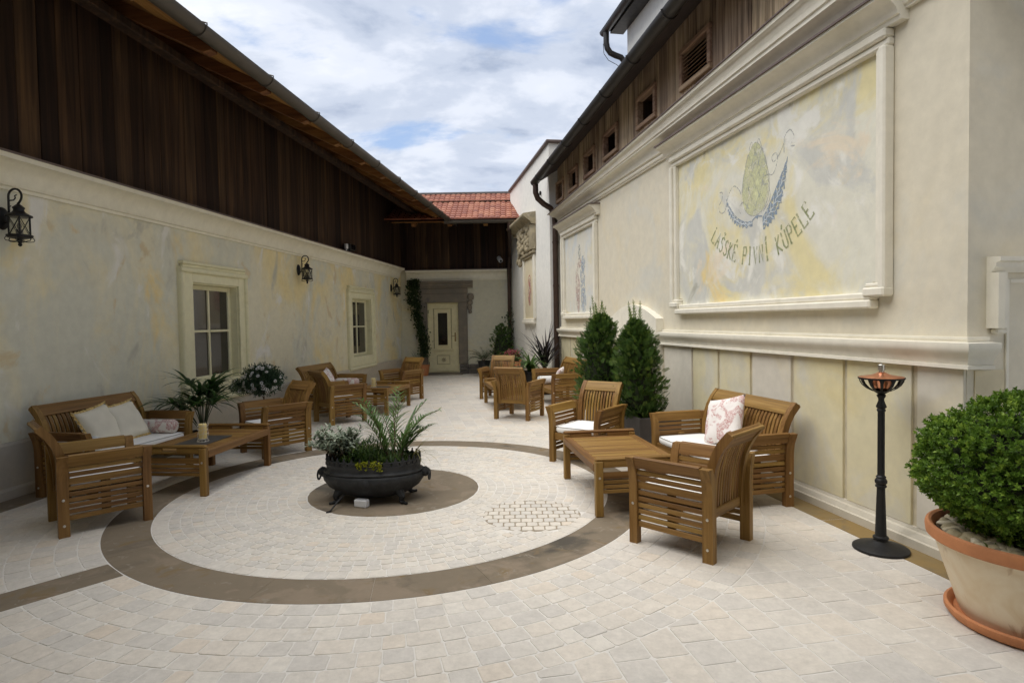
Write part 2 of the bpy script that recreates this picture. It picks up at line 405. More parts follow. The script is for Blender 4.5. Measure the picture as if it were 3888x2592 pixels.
def toile(name, c_ink, base=(.76, .72, .66), lo=.545):
    m, t, b = newmat(name); c = objco(t)
    f = noise(t, c, 9, 3, .5, 1.2); g = noise(t, c, 55, 4, .7, 1.5)
    k = mathn(t, 'MULTIPLY', ramp(t, f, [(lo, (0, 0, 0)), (lo + .05, (1, 1, 1))]), ramp(t, g, [(.40, (0, 0, 0)), (.58, (1, 1, 1))]))
    setc(t, b, mixc(t, mathn(t, 'MULTIPLY', k, .8), base, c_ink), .9, g, .15, .003, .2); return m
MATS['toile_red'] = toile('toile_red', (.42, .10, .10), lo=.47)
MATS['toile_pink'] = toile('toile_pink', (.45, .15, .14), (.80, .76, .73), .47)
MATS['toile_blue'] = toile('toile_blue', (.22, .27, .30), (.77, .77, .75))

def glass_dark(name, col, rough=.06):
    m, t, b = newmat(name); setc(t, b, col, rough, None, spec=.9); return m
MATS['pane'] = glass_dark('pane', (.032, .029, .026))
MATS['door_pane'] = glass_dark('door_pane', (.010, .010, .011))
m, t, b = newmat('clear_glass')
tr = N(t, 'ShaderNodeBsdfTransparent'); gl = N(t, 'ShaderNodeBsdfGlossy'); gl.inputs['Roughness'].default_value = .08
tr.inputs[0].default_value = (.82, .83, .80, 1)
mx = N(t, 'ShaderNodeMixShader'); mx.inputs[0].default_value = .14
t.links.new(tr.outputs[0], mx.inputs[1]); t.links.new(gl.outputs[0], mx.inputs[2]); t.links.new(mx.outputs[0], t.nodes['Material Output'].inputs[0])
MATS['clear_glass'] = m

def foliage(name, c0, c1, c2, rough=.5, trans=.35, spec=.35):
    m, t, b = newmat(name); r = attr(t)
    col = ramp(t, r, [(0, c0), (.55, c1), (1, c2)])
    setc(t, b, col, rough, None, spec=spec)
    tl = N(t, 'ShaderNodeBsdfTranslucent'); t.links.new(col, tl.inputs[0])
    mx = N(t, 'ShaderNodeMixShader'); mx.inputs[0].default_value = trans
    t.links.new(b.outputs[0], mx.inputs[1]); t.links.new(tl.outputs[0], mx.inputs[2]); t.links.new(mx.outputs[0], t.nodes['Material Output'].inputs[0])
    return m
MATS['boxwood'] = foliage('boxwood', (.045, .10, .016), (.15, .27, .032), (.38, .52, .07))
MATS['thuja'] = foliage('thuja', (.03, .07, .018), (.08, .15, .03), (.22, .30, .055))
MATS['palm'] = foliage('palm', (.018, .050, .014), (.045, .105, .024), (.11, .21, .05), .4)
MATS['areca'] = foliage('areca', (.035, .075, .020), (.085, .16, .045), (.17, .27, .08), .45)
MATS['sage'] = foliage('sage', (.16, .20, .14), (.30, .35, .26), (.46, .50, .40), .8, .25, .1)
MATS['green_mix'] = foliage('green_mix', (.025, .055, .012), (.06, .12, .022), (.14, .20, .04))
MATS['sedum'] = foliage('sedum', (.22, .26, .02), (.42, .44, .03), (.60, .58, .06), .6)
MATS['dry_grass'] = foliage('dry_grass', (.16, .17, .05), (.30, .28, .10), (.42, .38, .17), .6)
MATS['cordyline'] = foliage('cordyline', (.010, .008, .010), (.022, .015, .018), (.05, .035, .04), .35, .1)
MATS['ivy'] = foliage('ivy', (.018, .035, .012), (.045, .08, .025), (.17, .18, .08), .45)
MATS['daisy_leaf'] = foliage('daisy_leaf', (.020, .045, .024), (.042, .082, .042), (.09, .15, .075))
MATS['grey_shrub'] = foliage('grey_shrub', (.05, .06, .055), (.09, .10, .095), (.16, .17, .165), .8)
MATS['pink_flower'] = foliage('pink_flower', (.42, .06, .10), (.60, .13, .17), (.70, .28, .28))
MATS['petal'] = plain('petal', (.82, .82, .80), .7, amt=.04)
MATS['petal_core'] = plain('petal_core', (.16, .11, .02), .8)

# paving stones: tone from each stone's own random attribute
m, t, b = newmat('paver'); c = geopos(t); r = attr(t)
col = ramp(t, r, [(0, (.505, .475, .43)), (.35, (.54, .505, .45)), (.7, (.56, .51, .44)), (.9, (.575, .54, .48)), (1, (.555, .485, .40))])
f = noise(t, c, 14, 6, .65); g = noise(t, c, 70, 4, .7); w = noise(t, c, 1.1, 4, .6)
hs = N(t, 'ShaderNodeHueSaturation'); t.links.new(col, hs.inputs['Color'])
k = noise(t, c, 38, 5, .75)
t.links.new(mathn(t, 'ADD', mathn(t, 'MULTIPLY', f, .50), mathn(t, 'MULTIPLY_ADD', w, .30, mathn(t, 'MULTIPLY_ADD', k, .42, .54))), hs.inputs['Value'])
st = ramp(t, noise(t, mapping(t, c, (1, 1, 1), (4, 2, 0)), 2.6, 6, .6, .6), [(.68, (0, 0, 0)), (.78, (1, 1, 1))])
setc(t, b, mixc(t, mathn(t, 'MULTIPLY', st, .55), hs.outputs[0], (.42, .30, .14)), .75, mathn(t, 'ADD', f, mathn(t, 'MULTIPLY', k, .8)), .5, .006, .3)
MATS['paver'] = m
m, t, b = newmat('pot_body'); c = objco(t)
f = noise(t, c, 5, 6, .6, .5); g = noise(t, mapping(t, c, (5, 5, 1.2)), 2.4, 5, .6, .8)
col = mixc(t, ramp(t, f, [(.42, (0, 0, 0)), (.68, (1, 1, 1))]), (.80, .70, .53), (.70, .56, .37))
col = mixc(t, mathn(t, 'MULTIPLY', ramp(t, g, [(.62, (0, 0, 0)), (.70, (1, 1, 1))]), .55), col, (.40, .24, .12))
setc(t, b, col, .8, f, .15, .01, .25); MATS['pot_body'] = m
m, t, b = newmat('roof_tile'); r = attr(t); c = geopos(t)
col = ramp(t, r, [(0, (.20, .062, .036)), (.6, (.29, .095, .05)), (1, (.36, .15, .085))])
setc(t, b, col, .6, noise(t, c, 40, 3), .2, .004, .5); MATS['roof_tile'] = m
def faded(name, col, lo, hi, sc=22):
    """paint worn through to the plaster below"""
    m, t, b = newmat(name); c = geopos(t); f = noise(t, c, sc, 5, .7)
    setc(t, b, col, .9, spec=.2)
    tr = N(t, 'ShaderNodeBsdfTransparent'); mx = N(t, 'ShaderNodeMixShader')
    t.links.new(ramp(t, f, [(lo, (0, 0, 0)), (hi, (1, 1, 1))]), mx.inputs[0])
    t.links.new(b.outputs[0], mx.inputs[1]); t.links.new(tr.outputs[0], mx.inputs[2]); t.links.new(mx.outputs[0], t.nodes['Material Output'].inputs[0])
    return m
MATS['paint_text'] = faded('paint_text', (.34, .37, .20), .42, .66, 30)
MATS['paint_blue'] = faded('paint_blue', (.27, .34, .42), .44, .62, 34)
MATS['paint_line'] = faded('paint_line', (.42, .44, .43), .36, .60)
MATS['paint_green'] = faded('paint_green', (.68, .69, .42), .36, .70, 6)
MATS['paint_vein'] = faded('paint_vein', (.62, .66, .68), .58, .75)
MATS['paint_pink'] = faded('paint_pink', (.62, .48, .43), .36, .60, 14)
MATS['paint_sky'] = faded('paint_sky', (.47, .53, .60), .36, .60, 14)
MATS['paint_red'] = faded('paint_red', (.50, .20, .17), .46, .66, 20)

# ------------------------------------------------------------------ ground and paving
CX, CY = -1.077, 5.385
R_DISC, R_IN, R_OUT, R_CON = 0.758, 1.888, 2.203, 3.08
g = MB(); g.add([(-45, -45, 0), (45, -45, 0), (45, 45, 0), (-45, 45, 0)], [(0, 1, 2, 3)])
ground = kind(g.build('ground', MATS['grout'], recalc=False), 'structure'); ground.location.z = -0.0025

def clip(poly, a, b, c):
    """keep the part with a*x+b*y >= c"""
    out = []
    for i, p in enumerate(poly):
        q = poly[(i + 1) % len(poly)]
        dp, dq = a * p[0] + b * p[1] - c, a * q[0] + b * q[1] - c
        if dp >= 0: out.append(p)
        if (dp >= 0) != (dq >= 0):
            t = dp / (dp - dq); out.append((p[0] + t * (q[0] - p[0]), p[1] + t * (q[1] - p[1])))
    return out
def area(p): return .5 * abs(sum(p[i][0] * p[(i + 1) % len(p)][1] - p[(i + 1) % len(p)][0] * p[i][1] for i in range(len(p))))
LW = lambda y: -5.11 + .112 * y
RW = lambda y: 3.33 - .185 * y
PDX, PDY = -.640, -.768                                # radial strip from the ring to the lower left
def court(poly):
    poly = clip(poly, 1, -.112, -5.11 + .34)
    if len(poly) > 2: poly = clip(poly, -1, -.185, -(3.33 - .27))
    if len(poly) > 2: poly = clip(poly, 0, -1, -17.12)
    return poly
def off_strip(poly):
    """remove the radial strip: keep the side the stone's centre is on"""
    if len(poly) < 3: return poly
    mx = sum(p[0] for p in poly) / len(poly) - CX; my = sum(p[1] for p in poly) / len(poly) - CY
    if mx * PDX + my * PDY < 0 or math.hypot(mx, my) < R_OUT: return poly
    sd = mx * -PDY + my * PDX
    k = (-PDY * CX + PDX * CY)
    if sd > 0: return clip(poly, -PDY, PDX, k + .145)
    return clip(poly, PDY, -PDX, -k + .145)
stones = []
def stone(poly, gap, top=None):
    poly = court(poly)
    poly = off_strip(poly) if len(poly) > 2 else poly
    if len(poly) < 3 or area(poly) < .0016: return
    n = len(poly); mx = sum(p[0] for p in poly) / n; my = sum(p[1] for p in poly) / n
    rr = math.sqrt(area(poly))
    sc = max(.5, 1 - gap / rr)
    q = [((p[0] - mx) * sc + mx, (p[1] - my) * sc + my) for p in poly]
    cut = []                                            # rounded corners
    for i, p in enumerate(q):
        a, b_ = q[i - 1], q[(i + 1) % n]
        for o in (a, b_):
            L = math.hypot(o[0] - p[0], o[1] - p[1]) or 1e-6
            d = min(.3 * L, .010 * random.uniform(.3, 1.8))
            cut.append((p[0] + (o[0] - p[0]) / L * d, p[1] + (o[1] - p[1]) / L * d))
    stones.append((mx, my, cut, random.random(), random.uniform(-.001, .0012)))
def ring_rows(r0, r1, row, blk, jit, gap):
    k = max(1, round((r1 - r0) / row)); row = (r1 - r0) / k
    for i in range(k):
        ra, rb = r0 + i * row, r0 + (i + 1) * row
        nb = max(6, round(2 * math.pi * (ra + rb) / 2 / blk)); ph = random.random() * 6.28
        edges = [ph + 2 * math.pi * (j + random.uniform(-jit, jit)) / nb for j in range(nb)]
        for j in range(nb):
            a0, a1 = edges[j], edges[(j + 1) % nb] + (2 * math.pi if j == nb - 1 else 0)
            yield [(CX + r * math.cos(a) , CY + r * math.sin(a)) for r, a in ((ra, a0), (rb, a0), (rb, a1), (ra, a1))]
HX, HY, HR = 0.13, 4.62, 0.37                          # the re-laid patch with open joints
def inpatch(p): return math.hypot(sum(a for a, _ in p) / len(p) - HX, sum(b for _, b in p) / len(p) - HY) < HR + .015
ring_all = []
for p in ring_rows(R_DISC, R_IN - .11, .076, .080, .18, .009):
    if not inpatch(p): stone(p, .006)
for p in ring_rows(R_IN - .11, R_IN, .11, .12, .12, .009):
    if not inpatch(p): stone(p, .006)
for p in ring_rows(R_OUT, R_CON, .125, .135, .18, .010): stone(p, .007)
# the patch: small straight stones with dark, open joints
for i in range(-5, 6):
    for j in range(-4, 5):
        x0, y0 = HX + i * .085 + (.04 if j % 2 else 0), HY + j * .088
        p = [(x0, y0), (x0 + .085, y0), (x0 + .085, y0 + .088), (x0, y0 + .088)]
        for k in range(10):
            a = 2 * math.pi * k / 10
            if len(p) > 2: p = clip(p, -math.cos(a), -math.sin(a), -(math.cos(a) * HX + math.sin(a) * HY + HR))
        if len(p) > 2: stone(p, .009)
# straight bond, rows parallel to the right-hand wall
ax, ay = -.182, .983; bx, by = .983, .182
row = .178
for i in range(-40, 40):
    s = -2 + random.random() * .2; u = i * row
    while s < 19:
        L = random.choice((.15, .18, .18, .21, .24)) + random.uniform(-.015, .015)
        p = [(u_ * bx + s_ * ax, u_ * by + s_ * ay) for u_, s_ in ((u, s), (u + row, s), (u + row, s + L), (u, s + L))]
        s += L
        mx = sum(a for a, _ in p) / 4 - CX; my = sum(b_ for _, b_ in p) / 4 - CY
        d = math.hypot(mx, my)
        if d < R_CON + .3:
            nx, ny = mx / d, my / d
            p = clip(p, nx, ny, nx * CX + ny * CY + R_CON)
        if len(p) > 2: stone(p, .008)
def stone_geo(st, mb, org=(0, 0)):
    mx, my, cut, r, dz = st; n = len(cut); vv = []
    tlx, tly = random.uniform(-.006, .006), random.uniform(-.006, .006)
    for sc, z in ((1.0, -.012), (1.0, -.0018), (.972, 0)):
        for x, y in cut:
            px, py = (x - mx) * sc, (y - my) * sc
            vv.append((px + mx - org[0], py + my - org[1], z + (dz + px * tlx + py * tly if z > -.01 else 0)))
    ff = [tuple(2 * n + k for k in range(n))]
    for l in (0, 1): ff += [(l * n + k, l * n + (k + 1) % n, (l + 1) * n + (k + 1) % n, (l + 1) * n + k) for k in range(n)]
    mb.add(vv, ff, None, r)
def shown(st):
    x, y = st[0], st[1]
    return y > 2.35 and abs(x) < .86 * y
stones.sort(key=lambda s: (0 if shown(s) else 1, s[0] ** 2 + s[1] ** 2))
for s in stones[:300]:
    mb = MB(); stone_geo(s, mb, (s[0], s[1]))
    me = mb.mesh('paver', recalc=True); me.materials.append(MATS['paver'])
    at = me.attributes.get('rnd') or me.attributes.new('rnd', 'FLOAT', 'FACE')
    at.data.foreach_set('value', [s[3]] * len(me.polygons))
    o = link('paver', me, ground); o.location = (s[0], s[1], .0025)
mb = MB()
for s in stones[300:]: stone_geo(s, mb)
o = mb.build('pavers_beyond', MATS['paver'], ground); o.location.z = .0025; kind(o, 'stuff')
mb = MB(); mb.lathe([(HR + .01, 0), (HR + .01, .0004)], 24); o = mb.build('joint_soil', MATS['joint'], ground); o.location = (HX, HY, .0005)

def slab_ring(r0, r1, n, gap, ph, name):
    for i in range(n):
        a0, a1 = ph + 2 * math.pi * i / n, ph + 2 * math.pi * (i + 1) / n
        k = 12; top = []
        lo = [(r0 + .001, a0 + (a1 - a0) * j / k) for j in range(k + 1)]; hi = [(r1 - .001, a0 + (a1 - a0) * j / k) for j in range(k, -1, -1)]
        e = gap / 2
        pts = [(CX + r * math.cos(a), CY + r * math.sin(a)) for r, a in lo + hi]
        am = (a0 + a1) / 2; pts = [(x - 0 * am, y) for x, y in pts]
        mb = MB(); m_ = len(pts); mxx = sum(p[0] for p in pts) / m_; myy = sum(p[1] for p in pts) / m_
        sc = 1 - gap / (r1 - r0) * .5
        vv = [((x - mxx) * sc + mxx, (y - myy) * sc + myy, z) for z in (-.012, 0) for x, y in pts]
        ff = [tuple(range(m_, 2 * m_))] + [(j, (j + 1) % m_, (j + 1) % m_ + m_, j + m_) for j in range(m_)]
        mb.add(vv, ff); o = mb.build(name, MATS['brown_stone'], ground); o.location.z = .0025
slab_ring(R_IN + .004, R_OUT - .004, 20, .0016, .13, 'ring_slab')
slab_ring(.002, R_DISC - .006, 3, .0014, .6, 'centre_slab')
# border strips
def strip(p0, p1, w, nrm, n, name, mat):
    """slabs from p0 to p1, width w towards nrm"""
    for i in range(n):
        a, b_ = i / n, (i + 1) / n
        q = [(p0[0] + (p1[0] - p0[0]) * k, p0[1] + (p1[1] - p0[1]) * k) for k in (a + .0004, b_ - .0004)]
        pts = [q[0], q[1], (q[1][0] + nrm[0] * w, q[1][1] + nrm[1] * w), (q[0][0] + nrm[0] * w, q[0][1] + nrm[1] * w)]
        mb = MB(); mb.add([(x, y, z) for z in (-.012, 0) for x, y in pts], [(4, 5, 6, 7)] + [(j, (j + 1) % 4, (j + 1) % 4 + 4, j + 4) for j in range(4)])
        o = mb.build(name, mat, ground); o.location.z = .0025
nl = (.994, -.111); nr = (-.983, -.182)
strip((LW(-1), -1), (LW(17.4), 17.4), .333, nl, 16, 'border_slab', MATS['brown_stone'])
strip((RW(1), 1), (RW(12.4), 12.4), .262, nr, 10, 'border_slab', MATS['ochre_stain'])
e0 = (CX + PDX * (R_OUT + .002) + PDY * .137, CY + PDY * (R_OUT + .002) - PDX * .137)
e1 = (CX + PDX * 5.4 + PDY * .137, CY + PDY * 5.4 - PDX * .137)
strip(e0, e1, .274, (-PDY, PDX), 3, 'strip_slab', MATS['brown_stone'])

# ------------------------------------------------------------------ shared building parts
def cove(off0, z0, off1, z1, n=7, bulge=1):
    """quarter-cove between (off0,z0) at the wall and (off1,z1) at the top"""
    out = []
    for i in range(n + 1):
        a = math.pi / 2 * i / n
        out.append((off0 + (off1 - off0) * (1 - math.cos(a)), z0 + (z1 - z0) * math.sin(a)))
    return out
def half_gutter(mb, axis, a0, a1, cx, cz, r, n=10, za=None):
    o = [(cx + r * math.cos(math.pi + math.pi * i / n), cz + r * math.sin(math.pi + math.pi * i / n)) for i in range(n + 1)]
    i_ = [(cx + (r - .006) * math.cos(2 * math.pi - math.pi * i / n), cz + (r - .006) * math.sin(2 * math.pi - math.pi * i / n)) for i in range(n + 1)]
    mb.prof(o + i_, axis, a0, a1, za=za)
def planks(parent, axis, a0, a1, wmin, wmax, p0, p1, z0, z1, mat, za=None, holes=()):
    """vertical boards, each an object; axis 'y' boards stand in the y direction (depth p0..p1 in x)"""
    a = a0
    brk = sorted([h[0] for h in holes] + [h[1] for h in holes])
    while a < a1 - .02:
        w = min(random.uniform(wmin, wmax), a1 - a)
        for bk in brk:
            if a + .01 < bk < a + w + .04: w = bk - a; break
        dp = random.uniform(0, .008); dz = za(a + w / 2) if za else 0
        segs = [(z0 + dz, z1 + dz)]
        for h0, h1, hz0, hz1 in holes:
            if a + w > h0 + .01 and a < h1 - .01:
                segs = [(z0 + dz, hz0), (hz1, z1 + dz)]
        for s0, s1 in segs:
            if s1 - s0 < .03: continue
            mb = MB()
            if axis == 'y': mb.box(p0 - dp, p1 - dp, 0, w - .005, s0, s1, .003)
            else: mb.box(0, w - .005, p0 - dp, p1 - dp, s0, s1, .003)
            o = mb.build('plank', mat, parent); o.location = (0, a, 0) if axis == 'y' else (a, 0, 0)
        a += w

# ------------------------------------------------------------------ left wing
KL = 1.00625
LB = thing('left_wing', 'long plastered wing with dark boarded upper storey and deep timber eaves', 'building', (-5.11, 0, 0), -math.atan(.112))
wins = [(7.68, 9.22), (13.25, 14.95)]
OZ0, OZ1 = .72, 2.08                                   # window openings
def oy(w): return (w[0] * KL + .27, w[1] * KL - .20)
mb = MB(); ys = [-3.0]
for w in wins: ys += list(oy(w))
ys.append(17.46)
for i in range(0, len(ys), 2): mb.box(-.45, 0, ys[i], ys[i + 1], 0, 3.02)
for w in wins:
    a, b_ = oy(w); mb.box(-.45, 0, a, b_, 0, OZ0); mb.box(-.45, 0, a, b_, OZ1, 3.02)
mb.build('wall', MATS['plaster_left'], LB)
mb = MB()
for w in wins:
    a, b_ = oy(w); mb.box(-2.6, -.46, a - 1.2, b_ + 1.2, .02, 2.9)
mb.build('room', MATS['interior'], LB)
mb = MB(); pr = [(0, 2.745), (.025, 2.745), (.025, 2.775), (.045, 2.785), (.045, 2.80)] + cove(.05, 2.80, .185, 2.985) + [(.20, 2.985), (.20, 3.03), (0, 3.03)]
mb.prof(pr, 'y', -3, 17.2); mb.build('cornice', MATS['trim_left'], LB, smooth=True, angle=50)
mb = MB(); mb.prof([(-.02, 3.031), (.215, 3.031), (.215, 3.046), (.05, 3.075), (-.02, 3.075)], 'y', -3, 17.2); mb.build('flashing', MATS['flashing'], LB)
mb = MB(); mb.prof([(0, 0), (.035, 0), (.035, .47), (.022, .495), (0, .495)], 'y', -3, 17.3); mb.build('plinth', MATS['plinth'], LB)
mb = MB(); mb.prof([(.0355, 0.0), (.06, 0.0), (.06, .075), (.048, .10), (.0355, .10)], 'y', -3, 17.28); mb.build('skirting', MATS['plinth'], LB)
mb = MB(); mb.box(-.30, -.035, -3, 17.6, 3.03, 5.2); mb.build('board_backing', MATS['void'], LB)
planks(LB, 'y', -3, 17.5, .16, .29, -.03, .03, 3.06, 5.05, MATS['dark_plank'])
# eaves: sloping soffit boards on rafters, wall plate, roof, gutter
EZ, EP, SL = 4.115, 1.62, .50
mb = MB(); zt = EZ + .10
mb.prof([(EP + .04, zt), (EP + .04, zt + .05), (-3.2, zt + .05 + SL * (EP + 3.24)), (-3.2, zt + SL * (EP + 3.24))], 'y', -3, 17.9); mb.build('roof', MATS['roof_dark'], LB)
nb = 12
for k in range(nb):
    p0, p1 = -.05 + (EP + .03) * k / nb, -.05 + (EP + .03) * (k + 1) / nb - .004
    z0, z1 = zt - .003 + SL * (EP + .04 - p0), zt - .003 + SL * (EP + .04 - p1)
    mb = MB(); mb.prof([(p0, z0), (p1, z1), (p1, z1 - .022), (p0, z0 - .022)], 'y', -3, 17.4); mb.build('soffit_board', MATS['soffit' if k > 7 else 'rafter'], LB)
s = -2.2
while s < 17:
    mb = MB(); h = .13
    f_ = lambda p: zt - .026 + SL * (EP + .04 - p)
    mb.prof([(-.02, f_(-.02)), (EP - .02, f_(EP - .02)), (EP - .02, f_(EP - .02) - .07), (EP - .10, f_(EP - .10) - h), (-.02, f_(-.02) - h)], 'y', s, s + .11)
    mb.build('rafter', MATS['rafter'], LB); s += 1.035
mb = MB(); mb.box(.62, .76, -3, 17.3, f_(.69) - h - .13, f_(.69) - h - .04, .01); mb.build('eaves_beam', MATS['dark_plank'], LB)
mb = MB(); half_gutter(mb, 'y', -3, 16.08, EP + .085, EZ + .085, .085); mb.build('gutter', MATS['gutter_grey'], LB, smooth=True)
for k in range(16):
    y = -1.6 + k * 1.18 + .25
    if y > 16: break
    mb = MB(); mb.tube([(EP + .085 + .091 * math.cos(a), y, EZ + .085 + .091 * math.sin(a)) for a in [math.pi + math.pi * i / 10 for i in range(11)]] + [(EP + .176, y, EZ + .10), (EP + .13, y, EZ + .115)], .007, 6)
    mb.build('gutter_bracket', MATS['gutter_grey'], LB, smooth=True)

def window_unit(parent, y0, y1, nm):
    """cream moulded surround with a four-pane sash set back; local y along the wall, x outwards"""
    zb, zt_ = .45, 2.27
    w = link(nm, None, parent); w.empty_display_size = .1
    a, b_ = y0 + .27, y1 - .20
    f = MB()
    f.box(.0, .035, y0 + .06, a, zb + .08, zt_ - .07, .004); f.box(.0, .035, b_, y1 - .06, zb + .08, zt_ - .07, .004)
    f.box(.0, .0345, a, b_, OZ1, zt_ - .07, .004); f.box(.0, .0345, a, b_, zb + .08, OZ0, .004)
    f.build('casing', MATS['cream_paint'], w)
    for (q0, q1, s0, s1) in ((y0, y1, zt_ - .07, zt_), (y0, y1, zb, zb + .075)):
        f = MB(); f.prof([(0, s0), (.05, s0), (.068, s0 + .012), (.072, (s0 + s1) / 2), (.068, s1 - .012), (.05, s1), (0, s1)], 'y', q0, q1); f.build('moulding', MATS['cream_paint'], w, smooth=True, angle=60)
    for (q0, q1) in ((y0, y0 + .065), (y1 - .065, y1)):
        f = MB(); f.prof([(0, q0), (.05, q0), (.068, q0 + .012), (.072, (q0 + q1) / 2), (.068, q1 - .012), (.05, q1), (0, q1)], 'z', zb + .076, zt_ - .0705); f.build('moulding', MATS['cream_paint'], w, smooth=True, angle=60)
    f = MB(); f.box(0, .055, y0 + .05, y1 - .05, zt_ + .001, zt_ + .035, .006); f.box(0, .075, y0 + .03, y1 - .07, zt_ + .036, zt_ + .075, .006); f.build('head_moulding', MATS['cream_paint'], w)
    # reveal and sash
    f = MB(); d = -.15
    f.box(d, .0, a - .02, a + .015, OZ0, OZ1); f.box(d, .0, b_ - .015, b_ + .02, OZ0, OZ1); f.box(d, -.001, a, b_, OZ1 - .02, OZ1 + .02); f.box(d, .03, a - .0, b_ + .0, OZ0 - .01, OZ0 + .03, .005)
    f.build('reveal', MATS['cream_paint'], w)
    f = MB(); s0, s1, t0, t1 = a + .016, b_ - .016, OZ0 + .031, OZ1 - .021; fw = .06
    f.box(d, d + .05, s0, s0 + fw, t0, t1, .006); f.box(d, d + .05, s1 - fw, s1, t0, t1, .006); f.box(d + .001, d + .049, s0 + fw, s1 - fw, t1 - fw, t1, .006); f.box(d + .001, d + .049, s0 + fw, s1 - fw, t0, t0 + fw, .006)
    f.build('sash', MATS['cream_paint'], w)
    mc, zc = (s0 + s1) / 2, t0 + (t1 - t0) * .52
    f = MB(); f.box(d + .005, d + .046, mc - .018, mc + .018, t0 + fw, t1 - fw, .004); f.build('mullion', MATS['cream_paint'], w)
    f = MB(); f.box(d + .004, d + .054, s0 + fw, mc - .0181, zc - .016, zc + .016, .004); f.box(d + .004, d + .054, mc + .0181, s1 - fw, zc - .016, zc + .016, .004); f.build('glazing_bar', MATS['cream_paint'], w)
    for (q0, q1) in ((s0 + fw - .005, mc), (mc, s1 - fw + .005)):
        for (u0, u1) in ((t0 + fw - .005, zc), (zc, t1 - fw + .005)):
            f = MB(); f.box(d + .018, d + .024, q0 + .003, q1 - .003, u0 + .003, u1 - .003); f.build('pane', MATS['pane'], w)
for w in wins: window_unit(LB, w[0] * KL, w[1] * KL, 'window')

# ------------------------------------------------------------------ rear wing (closes the court)
FY = 17.35
FB = thing('rear_wing', 'low rear wing with red tiled roof, boarded upper storey and cream door', 'building', (0, FY, 0))
# local frame: x = world x, y = 0 at the wall face, -y towards the court
DX0, DX1 = -2.43, -1.53
mb = MB(); mb.box(-3.35, DX0, 0, .45, 0, 3.0); mb.box(DX1, .35, 0, .45, 0, 3.0); mb.box(DX0, DX1, 0, .45, 2.06, 3.0); mb.box(DX0, DX1, .2, .45, 0, 2.06); mb.build('wall', MATS['plaster_far'], FB)
prf = [(-p, z - .055) for p, z in pr]
mb = MB(); mb.prof(prf, 'x', -3.0, -.12); mb.build('cornice', MATS['trim_left'], FB, smooth=True, angle=50)
mb = MB(); mb.prof([(.02, 2.977), (-.215, 2.977), (-.215, 2.992), (-.05, 3.02), (.02, 3.02)], 'x', -3.0, -.10); mb.build('flashing', MATS['flashing'], FB)
mb = MB(); mb.box(-3.3, .3, .035, .3, 3.005, 4.8); mb.build('board_backing', MATS['void'], FB)
planks(FB, 'x', -3.15, .1, .16, .26, -.03, .03, 3.01, 4.95, MATS['dark_plank'])
# roof: tile courses on a sloping deck
FE, FEZ, FS = -1.45, 4.11, .485
RDG = .85
mb = MB(); z_ = lambda y: FEZ + .06 + FS * (y - FE)
mb.prof([(FE + .03, z_(FE)), (RDG, z_(RDG)), (RDG + 2.0, z_(RDG) - 1.0), (RDG + 2.0, z_(RDG) - 1.06), (RDG, z_(RDG) - .06), (FE + .03, z_(FE) - .05)], 'x', -4.4, .32); mb.build('roof_deck', MATS['dark_plank'], FB)
mb = MB(); nrow = 13; L = (RDG - FE) / nrow
for i in range(nrow):
    for j in range(31):
        x = -4.3 + j * .15 + (.0 if i % 2 else .0); y0 = FE + i * L; y1 = y0 + L + .03; zz0 = z_(y0) + .045; zz1 = z_(y1) + .022
        if x > .22: continue
        vv = []; 
        for (yy, zq) in ((y0, zz0), (y1, zz1)):
            for q in range(5):
                a = math.pi * q / 4
                vv.append((x + .074 - .074 * math.cos(a), yy, zq + .028 * math.sin(a)))
        vv += [(x, y0, zz0 - .02), (x + .148, y0, zz0 - .02)]
        ff = [(q, q + 1, q + 6, q + 5) for q in range(4)] + [(10, 11, 4, 3, 2, 1, 0)]
        mb.add(vv, ff, None, random.random())
o = kind(mb.build('roof_tiles', MATS['roof_tile'], FB, smooth=False), 'stuff')
mb = MB(); mb.tube([(-4.3, RDG, z_(RDG) + .03), (.3, RDG, z_(RDG) + .03)], .07, 8); mb.build('ridge_cap', MATS['roof_dark'], FB, smooth=True)
mb = MB(); half_gutter(mb, 'x', -1.72, .12, FE - .07, FEZ + .03, .08); mb.build('gutter', MATS['gutter_grey'], FB, smooth=True)
mb = MB(); mb.prof([(FE, FEZ + .03), (.0, FEZ + .03 + FS * 1.45), (.0, FEZ + .005 + FS * 1.45), (FE, FEZ + .005)], 'x', -3.1, .3); mb.build('soffit', MATS['soffit'], FB)
for k in range(4):
    x = -2.6 + k * .95
    mb = MB(); mb.prof([(FE + .04, FEZ + .0), (0, FEZ + FS * 1.41), (0, FEZ - .13 + FS * 1.41), (FE + .12, FEZ - .09), (FE + .04, FEZ - .05)], 'x', x, x + .11); mb.build('rafter', MATS['rafter'], FB)
mb = MB(); mb.tube([(-.02, FE - .07, FEZ - .03), (-.02, FE - .07, FEZ - .2), (-.02, -.9, FEZ - .45), (-.03, -.16, FEZ - .75), (-.05, -.10, FEZ - 1.0), (-.06, -.10, .0)], .055, 10); mb.build('downpipe', MATS['pipe_brown'], FB, smooth=True)
